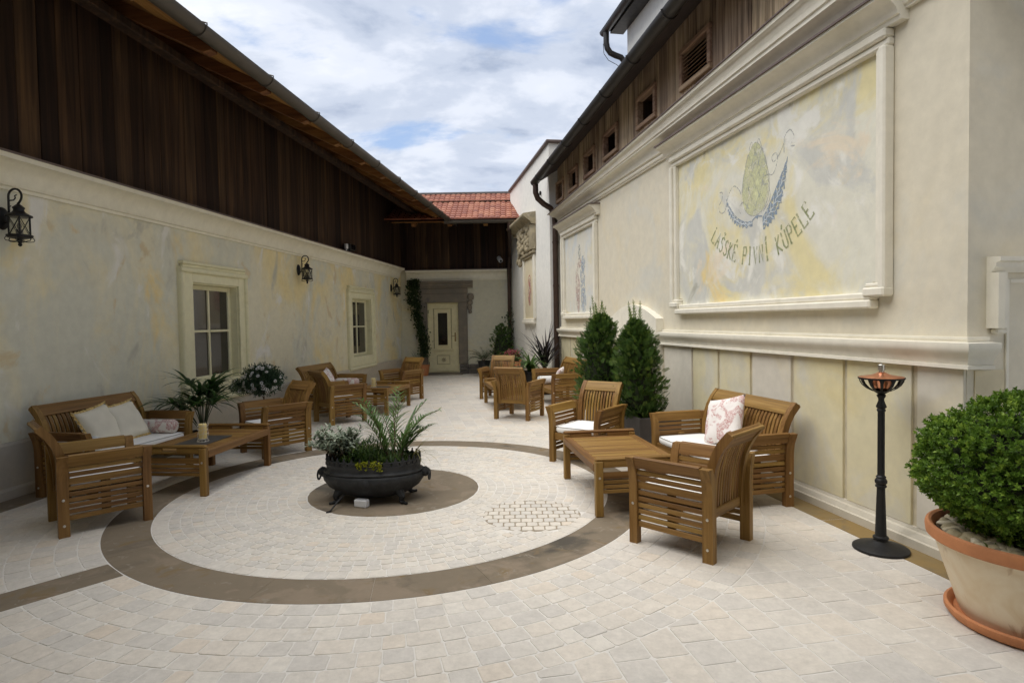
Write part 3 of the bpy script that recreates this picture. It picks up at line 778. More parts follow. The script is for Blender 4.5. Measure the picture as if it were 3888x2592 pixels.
# stone door surround
q = MB(); q.box(-2.66, DX0, -.06, .1, .0, 2.06, .012); q.build('jamb_stone', MATS['grey_stone'], FB)
q = MB(); q.box(DX1, -1.27, -.06, .1, .29, 2.06, .012); q.build('jamb_stone', MATS['grey_stone'], FB)
q = MB(); q.box(-2.66, -1.27, -.062, .1, 2.061, 2.32, .012); q.build('lintel_stone', MATS['grey_stone'], FB)
q = MB(); q.box(-2.70, -1.25, -.05, .1, 2.321, 2.47, .01); q.build('frieze_stone', MATS['grey_stone'], FB)
q = MB(); q.prof([(0, 2.471), (-.09, 2.471), (-.10, 2.51), (-.15, 2.54), (-.155, 2.58), (-.21, 2.62), (-.225, 2.635), (-.225, 2.672), (0, 2.672)], 'x', -2.86, -1.10); q.build('hood_stone', MATS['grey_stone'], FB)
q = MB()
for (x_, z0, z1, w_, d_) in ((-1.17, 2.12, 2.32, .10, .09), (-1.19, 1.98, 2.13, .085, .07), (-1.20, 1.82, 1.99, .07, .075), (-1.19, 1.74, 1.84, .055, .055)):
    q.lathe([(w_ * .3, z0), (w_ * .85, z0 + .02), (w_, (z0 + z1) / 2), (w_ * .8, z1 - .02), (w_ * .3, z1)], 12, 1, d_ / w_, T(x_, -.02, 0))
q.build('scroll_bracket', MATS['grey_stone'], FB, smooth=True)
rows = [(.0, .10), (.10, .19), (.19, .285)]
for (z0, z1) in rows:
    x = -1.52
    while x < -.75:
        w_ = random.uniform(.12, .3); w_ = min(w_, -.72 - x)
        q = MB(); dd = random.uniform(.03, .075); q.box(x + .004, x + w_ - .004, -dd, .02, z0 + .004, z1 - .004, .012); q.build('rubble_stone', MATS['rubble'], FB); x += w_
q = MB(); q.box(-2.55, -1.42, -.32, .05, 0.0, .035, .008); q.build('threshold', MATS['grey_stone'], FB)
# door
D = link('door', None, FB); D.location = (0, .10, .036)
w0, w1 = DX0 + .03, DX1 - .03
q = MB(); q.box(DX0 + .002, w0, -.06, .05, 0, 2.02, .004); q.box(w1, DX1 - .002, -.06, .05, 0, 2.02, .004); q.box(w0, w1, -.0595, .05, 1.985, 2.02, .004); q.build('door_frame', MATS['door_paint'], D)
q = MB(); gx0, gx1, gz0, gz1 = -2.135, -1.86, .80, 1.73
q.box(w0 + .003, gx0, -.03, .02, .01, 1.98, .004); q.box(gx1, w1 - .003, -.03, .02, .01, 1.98, .004); q.box(gx0, gx1, -.0295, .0195, gz1, 1.98); q.box(gx0, gx1, -.0295, .0195, .01, gz0); q.build('leaf', MATS['door_paint'], D)
q = MB(); q.box(gx0 + .001, gx1 - .001, -.012, -.004, gz0 + .001, gz1 - .001); q.build('pane', MATS['door_pane'], D)
def border(mbx, x0, x1, z0, z1, w, d):
    mbx.box(x0, x0 + w, -.03 - d, -.029, z0, z1, .004); mbx.box(x1 - w, x1, -.03 - d, -.029, z0, z1, .004)
    mbx.box(x0 + w, x1 - w, -.0295 - d, -.029, z1 - w, z1, .004); mbx.box(x0 + w, x1 - w, -.0295 - d, -.029, z0, z0 + w, .004)
q = MB(); border(q, gx0 - .045, gx1 + .045, gz0 - .045, gz1 + .045, .045, .02); q.build('pane_moulding', MATS['door_paint'], D)
q = MB(); border(q, gx0 - .13, gx1 + .13, gz0 - .13, gz1 + .15, .03, .014); q.build('panel_moulding', MATS['door_glaze'], D)
q = MB(); q.box(gx0 - .15, gx1 + .15, -.075, -.029, gz1 + .13, gz1 + .155, .006); q.build('head_moulding', MATS['door_paint'], D)
q = MB(); q.prof([(-.029, .62), (-.06, .62), (-.075, .65), (-.085, .68), (-.09, .70), (-.029, .70)], 'x', w0 + .12, w1 - .12); q.build('ledge', MATS['door_paint'], D)
q = MB(); q.box(w0 + .15, w1 - .15, -.05, -.029, .535, .60, .008); q.build('apron', MATS['door_paint'], D)
q = MB(); border(q, -2.18, -1.80, .24, .51, .018, .012); q.build('lower_moulding', MATS['door_glaze'], D)
for k in range(8):
    a = k * math.pi / 4
    q = MB(); q.add([(0, -.034, 0), (.018, -.040, .035), (0, -.044, .085), (-.018, -.040, .035), (0, -.031, .03)], [(0, 1, 2), (0, 2, 3), (0, 4, 1), (0, 3, 4)], T(-1.985, 0, .375) @ Ry(a)); q.build('rosette_petal', MATS['door_glaze'], D)
q = MB(); q.prof([(-2.26, .05), (-1.71, .05), (-1.74, .16), (-1.86, .21), (-2.11, .21), (-2.23, .16)], 'x', 0, .001)
q = MB(); q.add([(x, y, z) for y in (-.029, -.05) for x, z in ((-2.26, .05), (-1.71, .05), (-1.74, .15), (-1.86, .20), (-2.11, .20), (-2.23, .15))], [tuple(range(5, -1, -1)), tuple(range(6, 12))] + [(j, (j + 1) % 6, (j + 1) % 6 + 6, j + 6) for j in range(6)]); q.build('bottom_panel', MATS['door_paint'], D)
q = MB(); q.box(-1.66, -1.615, -.042, -.029, .90, 1.16, .01); q.build('handle_plate', MATS['brass'], D)
q = MB(); q.tube([(-1.64, -.04, 1.065), (-1.64, -.085, 1.065), (-1.66, -.09, 1.065), (-1.74, -.09, 1.06)], .009, 6); q.build('handle', MATS['brass'], D, smooth=True)
for z in (.22, 1.0, 1.72):
    q = MB(); q.tube([(w0 - .004, -.068, z), (w0 - .004, -.068, z + .1)], .010, 6); q.build('hinge', MATS['iron'], D)

# ------------------------------------------------------------------ right-hand building with the mural
KR = math.hypot(1, .185)
RB = thing('mural_building', 'cream plastered building with painted mural, moulded dado and weathered boarding', 'building', (3.33, 0, 0), math.atan(.185))
# local: x = -off (into the court is negative), y = s along the wall, away from the camera
SN, SF = 3.535 * KR, 12.45 * KR
rise = lambda s: .034 * (12 - s / KR)                   # the upper storey climbs slightly towards the camera
mb = MB(); mb.box(0, 5, SN, SF, 0, 3.62); mb.build('wall', MATS['plaster_right'], RB)
def P(pts): return [(-p, z) for p, z in pts]
N0, N1 = 7.62 * KR, 9.33 * KR                           # arched block between the two dado runs
dado_pr = [(0, 1.36), (.035, 1.36), (.035, 1.345), (.03, 1.338), (.03, 1.33), (.105, 1.328), (.108, 1.30), (.10, 1.275), (.075, 1.25), (.06, 1.225), (.055, 1.20), (.068, 1.195), (.07, 1.175), (.02, 1.17), (0, 1.17)]
mb = MB(); mb.prof(P(dado_pr), 'y', N1 + .02, SF); mb.build('dado_cornice', MATS['trim_white'], RB, smooth=True, angle=35)
mb = MB(); n = len(dado_pr)                             # mitred round the near corner
mb.add([(-p, N0 - .02, z) for p, z in dado_pr] + [(-p, SN - p, z) for p, z in dado_pr] + [(.12, SN - p, z) for p, z in dado_pr],
       [tuple(range(n)), tuple(range(3 * n - 1, 2 * n - 1, -1))] + [(k * n + i, k * n + n + i, k * n + n + (i + 1) % n, k * n + (i + 1) % n) for k in (0, 1) for i in range(n - 1)])
mb.build('dado_cornice', MATS['trim_white'], RB, smooth=True, angle=35)
for a, b_ in ((SN + .001, N0 - .02), (N1 + .02, SF)):
    mb = MB(); mb.prof(P([(0, 0), (.075, 0), (.075, .055), (.06, .06), (.055, .075), (.045, .095), (.028, .10), (.022, .122), (0, .122)]), 'y', a, b_); mb.build('skirting', MATS['skirting'], RB, smooth=True, angle=35)
edges = [3.535, 3.876, 4.483, 5.085, 5.685, 6.265, 6.833, 7.58]
mats = ['dado_grey', 'dado_yellow', 'dado_yellow', 'dado_grey', 'dado_yellow', 'dado_yellow', 'dado_grey']
for i in range(7):
    mb = MB(); mb.box(-.022, .001, edges[i] * KR + (.022 if i else .002), edges[i + 1] * KR - .022, .123, 1.169, .003); mb.build('dado_panel', MATS[mats[i]], RB)
edges2 = [9.36, 9.95, 10.55, 11.15, 11.75, 12.43]
for i in range(5):
    mb = MB(); mb.box(-.022, .001, edges2[i] * KR + .03, edges2[i + 1] * KR - .03, .123, 1.169, .003); mb.build('dado_panel', MATS[mats[i + 1]], RB)
mb = MB(); mb.box(-.004, .001, SN + .003, N0, .122, 1.1695); mb.build('dado_backing', MATS['dado_groove'], RB)
# arched block with slate face
mb = MB(); npt = 12
arch = [(N0, 1.50)] + [(N0 + (N1 - N0) * i / npt, 1.50 + .20 * math.sin(math.pi * i / npt)) for i in range(1, npt)] + [(N1, 1.50), (N1, 0), (N0, 0)]
mb.add([(x, s, z) for x in (0.0, -.10) for s, z in arch], [tuple(range(len(arch) - 1, -1, -1)), tuple(range(len(arch), 2 * len(arch)))] + [(j, (j + 1) % len(arch), (j + 1) % len(arch) + len(arch), j + len(arch)) for j in range(len(arch))])
mb.build('arched_block', MATS['trim_white'], RB)
mb = MB(); mb.box(-.24, -.1005, N0 - .0, N1, 0, 1.16, .02); mb.build('block_base', MATS['plaster_right'], RB)
mb = MB(); mb.add([(x, s, z) for x in (-.2405, -.27) for s, z in ((N0 + .04, .70), (N0 + .26, 1.08), (N0 + .6, 1.08), (N0 + .6, .70))], [(3, 2, 1, 0), (4, 5, 6, 7)] + [(j, (j + 1) % 4, (j + 1) % 4 + 4, j + 4) for j in range(4)]); mb.build('slate_plate', MATS['slate'], RB)

def moulding(mbx, s0, s1, z0, z1, vertical, inner):
    """two-step picture moulding; inner = side (-1/+1) on which the small inner step lies"""
    w1, w2 = .062, .05
    if vertical:
        a = (s0, s0 + w1) if inner > 0 else (s1 - w1, s1); b = (s0 + w1, s0 + w1 + w2) if inner > 0 else (s1 - w1 - w2, s1 - w1)
        mbx.box(-.085, .001, a[0], a[1], z0, z1, .012); mbx.box(-.055, .001, b[0], b[1], z0 + .0, z1 - .0, .010)
    else:
        a = (z0, z0 + w1) if inner > 0 else (z1 - w1, z1); b = (z0 + w1, z0 + w1 + w2) if inner > 0 else (z1 - w1 - w2, z1 - w1)
        mbx.box(-.0855, .001, s0, s1, a[0], a[1], .012); mbx.box(-.0555, .001, s0, s1, b[0], b[1], .010)
def shouldered(parent, y0, y1, zb, zt, ear, hood_top, nm, mat):
    """moulded frame whose lower corners step inwards, a hood above and a painted field inside; y1 is the far end"""
    s0, s1 = y0 * KR, y1 * KR; fr = link(nm, None, parent); W = .112
    q = MB(); moulding(q, s0, s0 + W, zb + ear, zt, True, 1); q.build('side_moulding', MATS['trim_white'], fr)
    q = MB(); moulding(q, s1 - W, s1, zb + ear, zt, True, -1); q.build('side_moulding', MATS['trim_white'], fr)
    q = MB(); moulding(q, s0, s1, zt + .0005, zt + W, False, -1); q.build('head_moulding', MATS['trim_white'], fr)
    q = MB(); moulding(q, s0 + ear, s1 - ear, zb, zb + W, False, 1); q.build('sill_moulding', MATS['trim_white'], fr)
    for (a, b_) in ((s0, s0 + ear + .062), (s1 - ear - .062, s1)):
        q = MB(); q.box(-.092, .001, a - .002, b_ + .002, zb + ear - .045, zb + ear + .02, .012); q.box(-.066, .001, a + .004, b_ + .002, zb + ear + .0205, zb + ear + .05, .008); q.build('ear_moulding', MATS['trim_white'], fr)
    for (a, b_) in ((s0 + ear, s0 + ear + .062), (s1 - ear - .062, s1 - ear)):
        q = MB(); q.box(-.080, .001, a, b_, zb + .063, zb + ear - .0455, .008); q.build('ear_moulding', MATS['trim_white'], fr)
    poly = [(s0 + .06, zb + ear + .06), (s0 + ear + .06, zb + ear + .06), (s0 + ear + .06, zb + .06), (s1 - ear - .06, zb + .06), (s1 - ear - .06, zb + ear + .06), (s1 - .06, zb + ear + .06), (s1 - .06, zt + .05), (s0 + .06, zt + .05)]
    q = MB(); n = len(poly); q.add([(x, s, z) for x in (.001, -.006) for s, z in poly], [tuple(range(n)), tuple(range(2 * n - 1, n - 1, -1))] + [(j, (j + 1) % n, (j + 1) % n + n, j + n) for j in range(n)]); q.build('painted_field', mat, fr)
    h0 = zt + W + .002; hh = hood_top - h0
    hp = [(0, h0), (.06, h0), (.07, h0 + hh * .18), (.085, h0 + hh * .2), (.10, h0 + hh * .45), (.15, h0 + hh * .7), (.19, h0 + hh * .78), (.20, h0 + hh * .82), (.20, h0 + hh * .97), (0, hood_top)]
    q = MB(); q.prof(P(hp), 'y', s0 - .11, s1 + .11); q.build('hood', MATS['trim_white'], fr, smooth=True, angle=35)
    q = MB(); q.prof(P([(0, hood_top + .001), (.215, hood_top - .010), (.215, hood_top + .005), (0, hood_top + .02)]), 'y', s0 - .125, s1 + .125); q.build('hood_flashing', MATS['flashing'], fr)
    return fr
MUR = shouldered(RB, 4.06, 7.27, 1.545, 3.29, .125, 3.565, 'mural_frame', MATS['mural'])
PN2 = shouldered(RB, 10.08, 12.17, 1.52, 3.12, .11, 3.40, 'panel_frame', MATS['mural_small'])
# upper cornice, flashing, boards, vents, roof and gutter
cp_ = [(0, 3.47), (.03, 3.47), (.03, 3.487), (.046, 3.492), (.052, 3.51), (.046, 3.526), (.034, 3.53), (.034, 3.548), (.06, 3.552)] + [(p, z) for p, z in cove(.065, 3.555, .16, 3.645)] + [(.172, 3.648), (.172, 3.665), (.188, 3.668), (.192, 3.69), (.21, 3.715), (.24, 3.728), (.245, 3.745), (0, 3.745)]
def sheared(prf_, s0, s1, zlo, rs):
    """extrude along y; points at or above zlo climb with 'rise', lower ones stay level"""
    q = MB(); vv = []; n = len(prf_)
    for s in (s0, s1):
        for p, z in prf_:
            k = min(1, max(0, (z - zlo) / (3.745 - zlo))) if zlo is not None else 1
            vv.append((p, s, z + rs(s) * k))
    q.add(vv, [tuple(range(n)), tuple(range(2 * n - 1, n - 1, -1))] + [(i, i + n, (i + 1) % n + n, (i + 1) % n) for i in range(n)]); return q
CN = SN - .0
rs2 = lambda s: rise(s) - .07
sheared(P(cp_), .2, SF, 3.56, rs2).build('cornice', MATS['trim_white'], RB, smooth=True, angle=35)
sheared(P([(-.05, 3.746), (.258, 3.746), (.258, 3.757), (.06, 3.785), (-.05, 3.785)]), .2, SF + .05, None, rs2).build('flashing', MATS['flashing'], RB)
vents = [(6.35, 7.04, 4.09, 4.56, 1), (7.70, 8.31, 4.05, 4.49, 0), (9.04, 9.67, 4.00, 4.43, 0), (10.08, 10.69, 3.955, 4.40, 0), (11.07, 11.66, 3.92, 4.345, 0), (12.00, 12.60, 3.895, 4.33, 1)]
holes = []
for (y0, y1, z0, z1, lv) in vents: holes.append((y0 * KR + .05, min(y1 * KR, SF + .1) - .05, z0 + .05, z1 - .05))
mb = MB(); mb.box(.30, 5, .3, SF + .05, 3.62, 5.0); mb.build('upper_core', MATS['void'], RB)
planks(RB, 'y', .3, SF + .06, .14, .26, -.02, .025, 3.70, 5.1, MATS['old_plank'], za=lambda s: rise(s) - .03, holes=holes)
for (y0, y1, z0, z1, lv) in vents:
    a, b_ = y0 * KR, min(y1 * KR, SF + .10); v = link('vent', None, RB); fw = .062
    q = MB(); q.box(-.062, .03, a, b_, z0, z0 + fw, .008); q.build('frame_rail', MATS['old_frame'], v)
    q = MB(); q.box(-.062, .03, a, b_, z1 - fw, z1, .008); q.build('frame_rail', MATS['old_frame'], v)
    for (c0, c1) in ((a, a + fw), (b_ - fw, b_)):
        q = MB(); q.box(-.060, .03, c0, c1, z0 + fw + .0005, z1 - fw - .0005, .008); q.build('frame_stile', MATS['old_frame'], v)
    if lv:
        n = 8; hh = (z1 - z0 - 2 * fw) / n
        for k in range(n):
            zc = z0 + fw + hh * (k + .5)
            q = MB(); q.prof([(-.045, zc - hh * .42), (-.035, zc - hh * .42), (.02, zc + hh * .40), (.01, zc + hh * .40)], 'y', a + fw + .001, b_ - fw - .001); q.build('louvre', MATS['old_frame'], v)
    else:
        q = MB(); q.box(.031, .25, a + .03, a + .05, z0 + .03, z1 - .03); q.box(.031, .25, b_ - .05, b_ - .03, z0 + .03, z1 - .03); q.box(.031, .25, a + .05, b_ - .05, z0 + .03, z0 + .05); q.box(.031, .25, a + .05, b_ - .05, z1 - .05, z1 - .03); q.build('reveal', MATS['dark_plank'], v)  # dark wood chosen to paint the shade inside the open vent
GZ = 4.37; rg = lambda s: .048 * (12 - s / KR)
q = MB(); RP = [(-.40, GZ + .10), (2.9, GZ + .10 + 3.3 * .6), (2.9, GZ + .03 + 3.3 * .6), (-.40, GZ + .03)]
vv = [(p, s, z + rg(s)) for s in (.3, SF + .30) for p, z in RP]
q.add(vv, [(0, 1, 2, 3), (7, 6, 5, 4)] + [(i, i + 4, (i + 1) % 4 + 4, (i + 1) % 4) for i in range(4)]); q.build('roof', MATS['roof_dark'], RB)
q = MB(); half_gutter(q, 'y', .3, SF + .22, -.475, GZ + .03, .088, za=rg); q.build('gutter', MATS['gutter_dark'], RB, smooth=True)
for k in range(12):
    s = 1.6 + k * .98; zz_ = GZ + .03 + rg(s)
    if s > SF: break
    q = MB(); q.tube([(-.475 + .094 * math.cos(a), s, zz_ + .094 * math.sin(a)) for a in [math.pi + math.pi * i / 10 for i in range(11)]], .007, 6); q.build('gutter_bracket', MATS['gutter_dark'], RB, smooth=True)
    q = MB(); q.add([(-.42, s + .2, zz_ + .07), (-.42, s + .28, zz_ + .07), (-.36, s + .24, zz_ + .15), (-.30, s + .24, zz_ + .13)], [(0, 1, 2), (1, 3, 2), (0, 2, 3), (0, 3, 1)]); q.build('snow_guard', MATS['gutter_dark'], RB)
zg = GZ + rg(SF)
q = MB(); q.tube([(-.475, SF + .12, zg + .0), (-.475, SF + .12, zg - .22), (-.43, SF + .12, zg - .34), (-.30, SF + .13, zg - .45), (-.16, SF + .13, zg - .53), (-.08, SF + .13, zg - .66), (-.07, SF + .13, zg - .9), (-.07, SF + .13, .0)], .058, 12); q.build('downpipe', MATS['pipe_brown'], RB, smooth=True)
for z in (.9, 2.2, 3.1):
    q = MB(); q.lathe([(.066, z), (.066, z + .035)], 12, Mx=T(-.07, SF + .13, 0)); q.build('pipe_clip', MATS['pipe_brown'], RB)
# moulded panel on the end wall that faces the camera
EF = link('end_panel', None, RB); y_ = SN
q = MB(); q.prof([(.13, y_ + .0), (.13, y_ - .075), (.165, y_ - .085), (.18, y_ - .06), (.215, y_ - .055), (.24, y_ - .02), (.24, y_ + .0)], 'z', 1.41, 1.735); q.build('side_moulding', MATS['trim_white'], EF)
q = MB(); q.prof([(y_, 1.7355), (y_ - .03, 1.7355), (y_ - .055, 1.765), (y_ - .06, 1.79), (y_ - .085, 1.80), (y_ - .085, 1.825), (y_, 1.83)], 'x', .13, 2.2); q.build('head_moulding', MATS['trim_white'], EF)
q = MB(); q.box(.155, .235, y_ - .045, y_ - .0005, 1.375, 1.4095, .01); q.build('bracket', MATS['trim_white'], EF)
q = MB(); q.box(.262, .285, y_ - .012, y_ + .001, .0, 1.70, .003); q.box(.285, 2.2, y_ - .0115, y_ + .001, 1.675, 1.70, .003); q.build('inner_edge', MATS['trim_white'], EF)
q = MB(); q.box(.05, .26, y_ - .006, y_ + .001, .0, 1.16, 0); q.build('ochre_patch', MATS['ochre_field'], EF)

# painted emblem on the mural: hop cone, leaves, tendrils, lettering
YC = 5.63 * KR
def U(u): return YC - u * KR                             # u runs to the right as seen from the court
EM = link('painted_emblem', None, RB)
def flat(pts, x, mat, nm):
    q = MB(); q.add([(x, U(u), z) for u, z in pts], [tuple(range(len(pts)))]); o = q.build(nm, mat, EM, recalc=False); return o
def line(pts, w, x, mat, nm, taper=None):
    q = MB(); q.ribbon([(U(u), z) for u, z in pts], w, x, taper); return q.build(nm, mat, EM, recalc=False)
X0 = -.0075
HC, HH, HW = 2.775, .335, .205
def egg(t):
    a = t * 2 * math.pi; z = -math.cos(a); w = math.sin(a)
    return (HW * w * (1 - .32 * z) , HC + HH * z)
flat([egg(i / 40) for i in range(40)], X0, MATS['paint_green'], 'hop_cone')
scales = MB()
def scale_arc(u, z, w, h):
    pts = []
    for i in range(15):
        t = i / 14; k = abs(2 * t - 1)
        pts.append((u + w * (t - .5) * (1 if k < 1 else 1), z + h * (1 - (k ** 1.5)) - (0)))
    return pts
for r_ in range(6):
    z = HC - HH * .86 + r_ * HH * .30; n = (2, 3, 4, 3, 3, 2)[r_]
    hw = HW * math.sqrt(max(.05, 1 - ((z + .04 - HC) / HH) ** 2)) * (1.15 - .25 * r_ / 5)
    for k in range(n):
        u = (k - (n - 1) / 2) * 2 * hw / (n + .15)
        pts = [(a, b_) for a, b_ in scale_arc(u, z, 2 * hw / n * 1.05, HH * .42)]
        scales.ribbon([(U(a), b_) for a, b_ in pts], .0075, X0 - .001)
scales.ribbon([(U(egg(i / 40)[0]), egg(i / 40)[1]) for i in range(40)], .007, X0 - .0012, closed=True)
scales.build('scale_lines', MATS['paint_line'], EM, recalc=False)
def leaf_shape(sgn):
    out, inn = [], []
    if sgn < 0: b0, tip, c1, c2 = (-.045, 2.405), (-.50, 2.70), (-.46, 2.36), (-.30, 2.38)
    else: b0, tip, c1, c2 = (.11, 2.40), (.47, 2.86), (.43, 2.36), (.24, 2.52)
    e0 = (b0[0] + (.0 if sgn < 0 else .01), b0[1] - (.11 if sgn > 0 else .06))
    for i in range(25):
        t = i / 24
        bz = lambda A, B, Cc: tuple((1 - t) ** 2 * A[k] + 2 * t * (1 - t) * B[k] + t * t * Cc[k] for k in (0, 1))
        o_ = bz(e0, c1, tip); jag = .012 * (1 if i % 2 else -1) if 1 < i < 23 else 0
        out.append((o_[0] + jag * .7 * sgn, o_[1] - jag)); inn.append(bz(b0, c2, tip))
    return inn, out
for sgn in (-1, 1):
    inn, out = leaf_shape(sgn); q = MB()
    q.add([(X0 - .0005, U(u), z) for u, z in inn + out], [(i, i + 1, 26 + i, 25 + i) for i in range(24)])
    q.build('hop_leaf', MATS['paint_blue'], EM, recalc=False)
    q = MB(); mid = [((a[0] * .55 + b_[0] * .45), (a[1] * .55 + b_[1] * .45)) for a, b_ in zip(inn, out)]
    q.ribbon([(U(u), z) for u, z in mid[:20]], .010, X0 - .0015)
    for i in range(3, 20, 3):
        q.ribbon([(U(mid[i - 2][0]), mid[i - 2][1]), (U((mid[i][0] + out[i][0]) / 2), (mid[i][1] + out[i][1]) / 2), (U(out[i + 1][0] * .9 + mid[i + 1][0] * .1), out[i + 1][1] * .9 + mid[i + 1][1] * .1)], .007, X0 - .0016)
        q.ribbon([(U(mid[i - 2][0]), mid[i - 2][1]), (U(inn[i][0] * .8 + mid[i][0] * .2), inn[i][1] * .8 + mid[i][1] * .2)], .006, X0 - .0016)
    q.build('leaf_veins', MATS['paint_vein'], EM, recalc=False)
line([(-.05, 2.40), (.0, 2.425), (.04, 2.43), (.11, 2.415)], .012, X0 - .001, MATS['paint_blue'], 'stem')
flat([(.0, 2.425), (.05, 2.435), (.035, 2.40)], X0 - .0011, MATS['paint_blue'], 'stem')
def curve(ctrl, n=8):
    out = []
    c = [ctrl[0]] + ctrl + [ctrl[-1]]
    for i in range(1, len(c) - 2):
        for k in range(n):
            t = k / n
            out.append(tuple(.5 * (2 * c[i][d] + (c[i + 1][d] - c[i - 1][d]) * t + (2 * c[i - 1][d] - 5 * c[i][d] + 4 * c[i + 1][d] - c[i + 2][d]) * t * t + (3 * c[i][d] - c[i - 1][d] - 3 * c[i + 1][d] + c[i + 2][d]) * t ** 3) for d in (0, 1)))
    return out + [ctrl[-1]]
tend = [[(-.10, 2.52), (-.20, 2.60), (-.27, 2.55), (-.24, 2.50)], [(-.22, 2.56), (-.24, 2.70), (-.36, 2.79), (-.47, 2.70), (-.52, 2.58), (-.60, 2.57), (-.64, 2.64), (-.58, 2.70), (-.57, 2.77), (-.62, 2.78)],
        [(.12, 2.46), (.22, 2.55), (.20, 2.68), (.13, 2.70), (.13, 2.76), (.20, 2.77), (.27, 2.76), (.33, 2.86), (.31, 2.93), (.25, 2.91), (.28, 2.86), (.36, 2.91), (.42, 2.98)], [(.42, 2.90), (.43, 3.03), (.50, 3.07), (.55, 3.00), (.51, 2.94), (.56, 2.92)]]
for t_ in tend: line(curve(t_), .0095, X0 - .0008, MATS['paint_line'], 'tendril')
GL = {'L': [[(0, 1), (0, 0), (.9, 0), (.9, .14)], [(-.15, 1), (.2, 1)]], 'A': [[(0, 0), (.42, 1), (.9, 0)], [(.2, .42), (.72, .42)]],
      'S': [[(.9, .86), (.5, 1), (.08, .86), (.1, .64), (.8, .4), (.9, .16), (.45, 0), (0, .14)]], 'K': [[(0, 0), (0, 1)], [(.85, 1), (0, .45), (.95, 0)], [(-.14, 0), (.16, 0)]],
      'E': [[(.88, .88), (.85, 1), (0, 1), (0, 0), (.9, 0), (.9, .14)], [(0, .53), (.62, .53)]], 'P': [[(0, 0), (0, 1), (.7, 1), (.88, .78), (.7, .52), (0, .5)], [(-.16, 0), (.18, 0)]],
      'I': [[(.4, 0), (.4, 1)], [(.2, 0), (.6, 0)], [(.2, 1), (.6, 1)]], 'V': [[(0, 1), (.42, 0), (.88, 1)]], 'N': [[(0, 0), (0, 1), (.85, 0), (.85, 1)]], 'U': [[(0, 1), (0, .2), (.3, 0), (.6, 0), (.88, .2), (.88, 1)]]}
ACC = {'Š': ('S', [[(.2, 1.3), (.45, 1.13), (.7, 1.3)]]), 'É': ('E', [[(.3, 1.12), (.62, 1.36)]]), 'Í': ('I', [[(.3, 1.12), (.6, 1.36)]]), 'Ú': ('U', [[(.32, 1.12), (.64, 1.36)]])}
TX = 'LAŠSKÉ PIVNÍ KÚPELE'; RA, ZC_ = 1.066, 3.140
for i, ch in enumerate(TX):
    if ch == ' ': continue
    base, ex = ACC.get(ch, (ch, []))
    ang = math.radians(-42.5 + 85 * i / (len(TX) - 1)); q = MB(); wd, ht = .062, .160
    if base == 'I': pass
    for st_ in GL[base] + ex:
        pts = []
        for (gx, gz) in st_:
            lu, lr = (gx - .45) * wd, RA + ht / 2 - gz * ht      # radius shrinks upwards: letters stand on the outer side
            a = ang + lu / RA
            pts.append((U(lr * math.sin(a)), ZC_ - lr * math.cos(a)))
        q.ribbon(pts, .0185, X0 - .001)
    q.build('letter', MATS['paint_text'], EM, recalc=False)
# faint figures in the small panel
E2 = link('painted_figures', None, RB)
def blob(cy, cz, hw, hh, x, mat, par, nm='brush_patch', n=18, lop=.25):
    q = MB(); pts = []
    for i in range(n):
        a = 2 * math.pi * i / n; r = 1 + random.uniform(-lop, lop)
        pts.append((x, cy + hw * r * math.cos(a), cz + hh * r * math.sin(a)))
    q.add(pts, [tuple(range(n))]); q.build(nm, mat, par, recalc=False)
for k, (y, z, hw, hh, mt) in enumerate([(10.95, 2.15, .16, .36, 'paint_sky'), (10.88, 1.85, .14, .22, 'paint_sky'), (10.9, 2.5, .12, .14, 'paint_sky'), (11.25, 2.1, .13, .42, 'paint_pink'), (11.22, 1.85, .10, .2, 'paint_pink'), (11.12, 2.75, .07, .14, 'paint_line'), (11.1, 2.55, .10, .10, 'paint_pink')]):
    blob(y * KR, z, hw, hh, -.0072 - .0004 * k, MATS[mt], E2)

# ------------------------------------------------------------------ upper storey rising behind
TB = thing('upper_block', 'tall white block with dark eaves rising behind the boarded roof', 'building', (3.33, 0, 0), math.atan(.185))
q = MB(); q.box(1.02, 6, 2.0, 11.25 * KR, 4.6, 7.2); q.build('wall', MATS['plaster_white'], TB)
q = MB(); q.prof([(.74, 6.98), (3.5, 8.2), (3.5, 8.1), (1.0, 7.08), (1.0, 6.98)], 'y', 1.6, 11.5 * KR); q.build('roof', MATS['roof_dark'], TB)
q = MB(); q.box(.76, 1.0195, 1.6, 11.45 * KR, 6.90, 6.97); q.build('soffit', MATS['slate'], TB)
q = MB(); half_gutter(q, 'y', 1.6, 11.6 * KR, .68, 6.98, .08); q.build('gutter', MATS['gutter_dark'], TB, smooth=True)
q = MB(); e = 11.45 * KR; q.tube([(.68, e, 6.93), (.68, e, 6.72), (.70, e, 6.62), (.76, e, 6.54), (.86, e, 6.50), (.97, e, 6.47), (1.05, e, 6.38), (1.07, e, 6.22), (1.07, e, 4.9)], .055, 10); q.build('downpipe', MATS['gutter_dark'], TB, smooth=True)
q = MB(); q.tube([(.62, e, 6.70), (.63, e, 6.52), (.72, e, 6.40), (.88, e, 6.33), (.99, e, 6.25), (1.02, e, 6.10)], .006, 5); q.build('cable', MATS['gutter_dark'], TB)

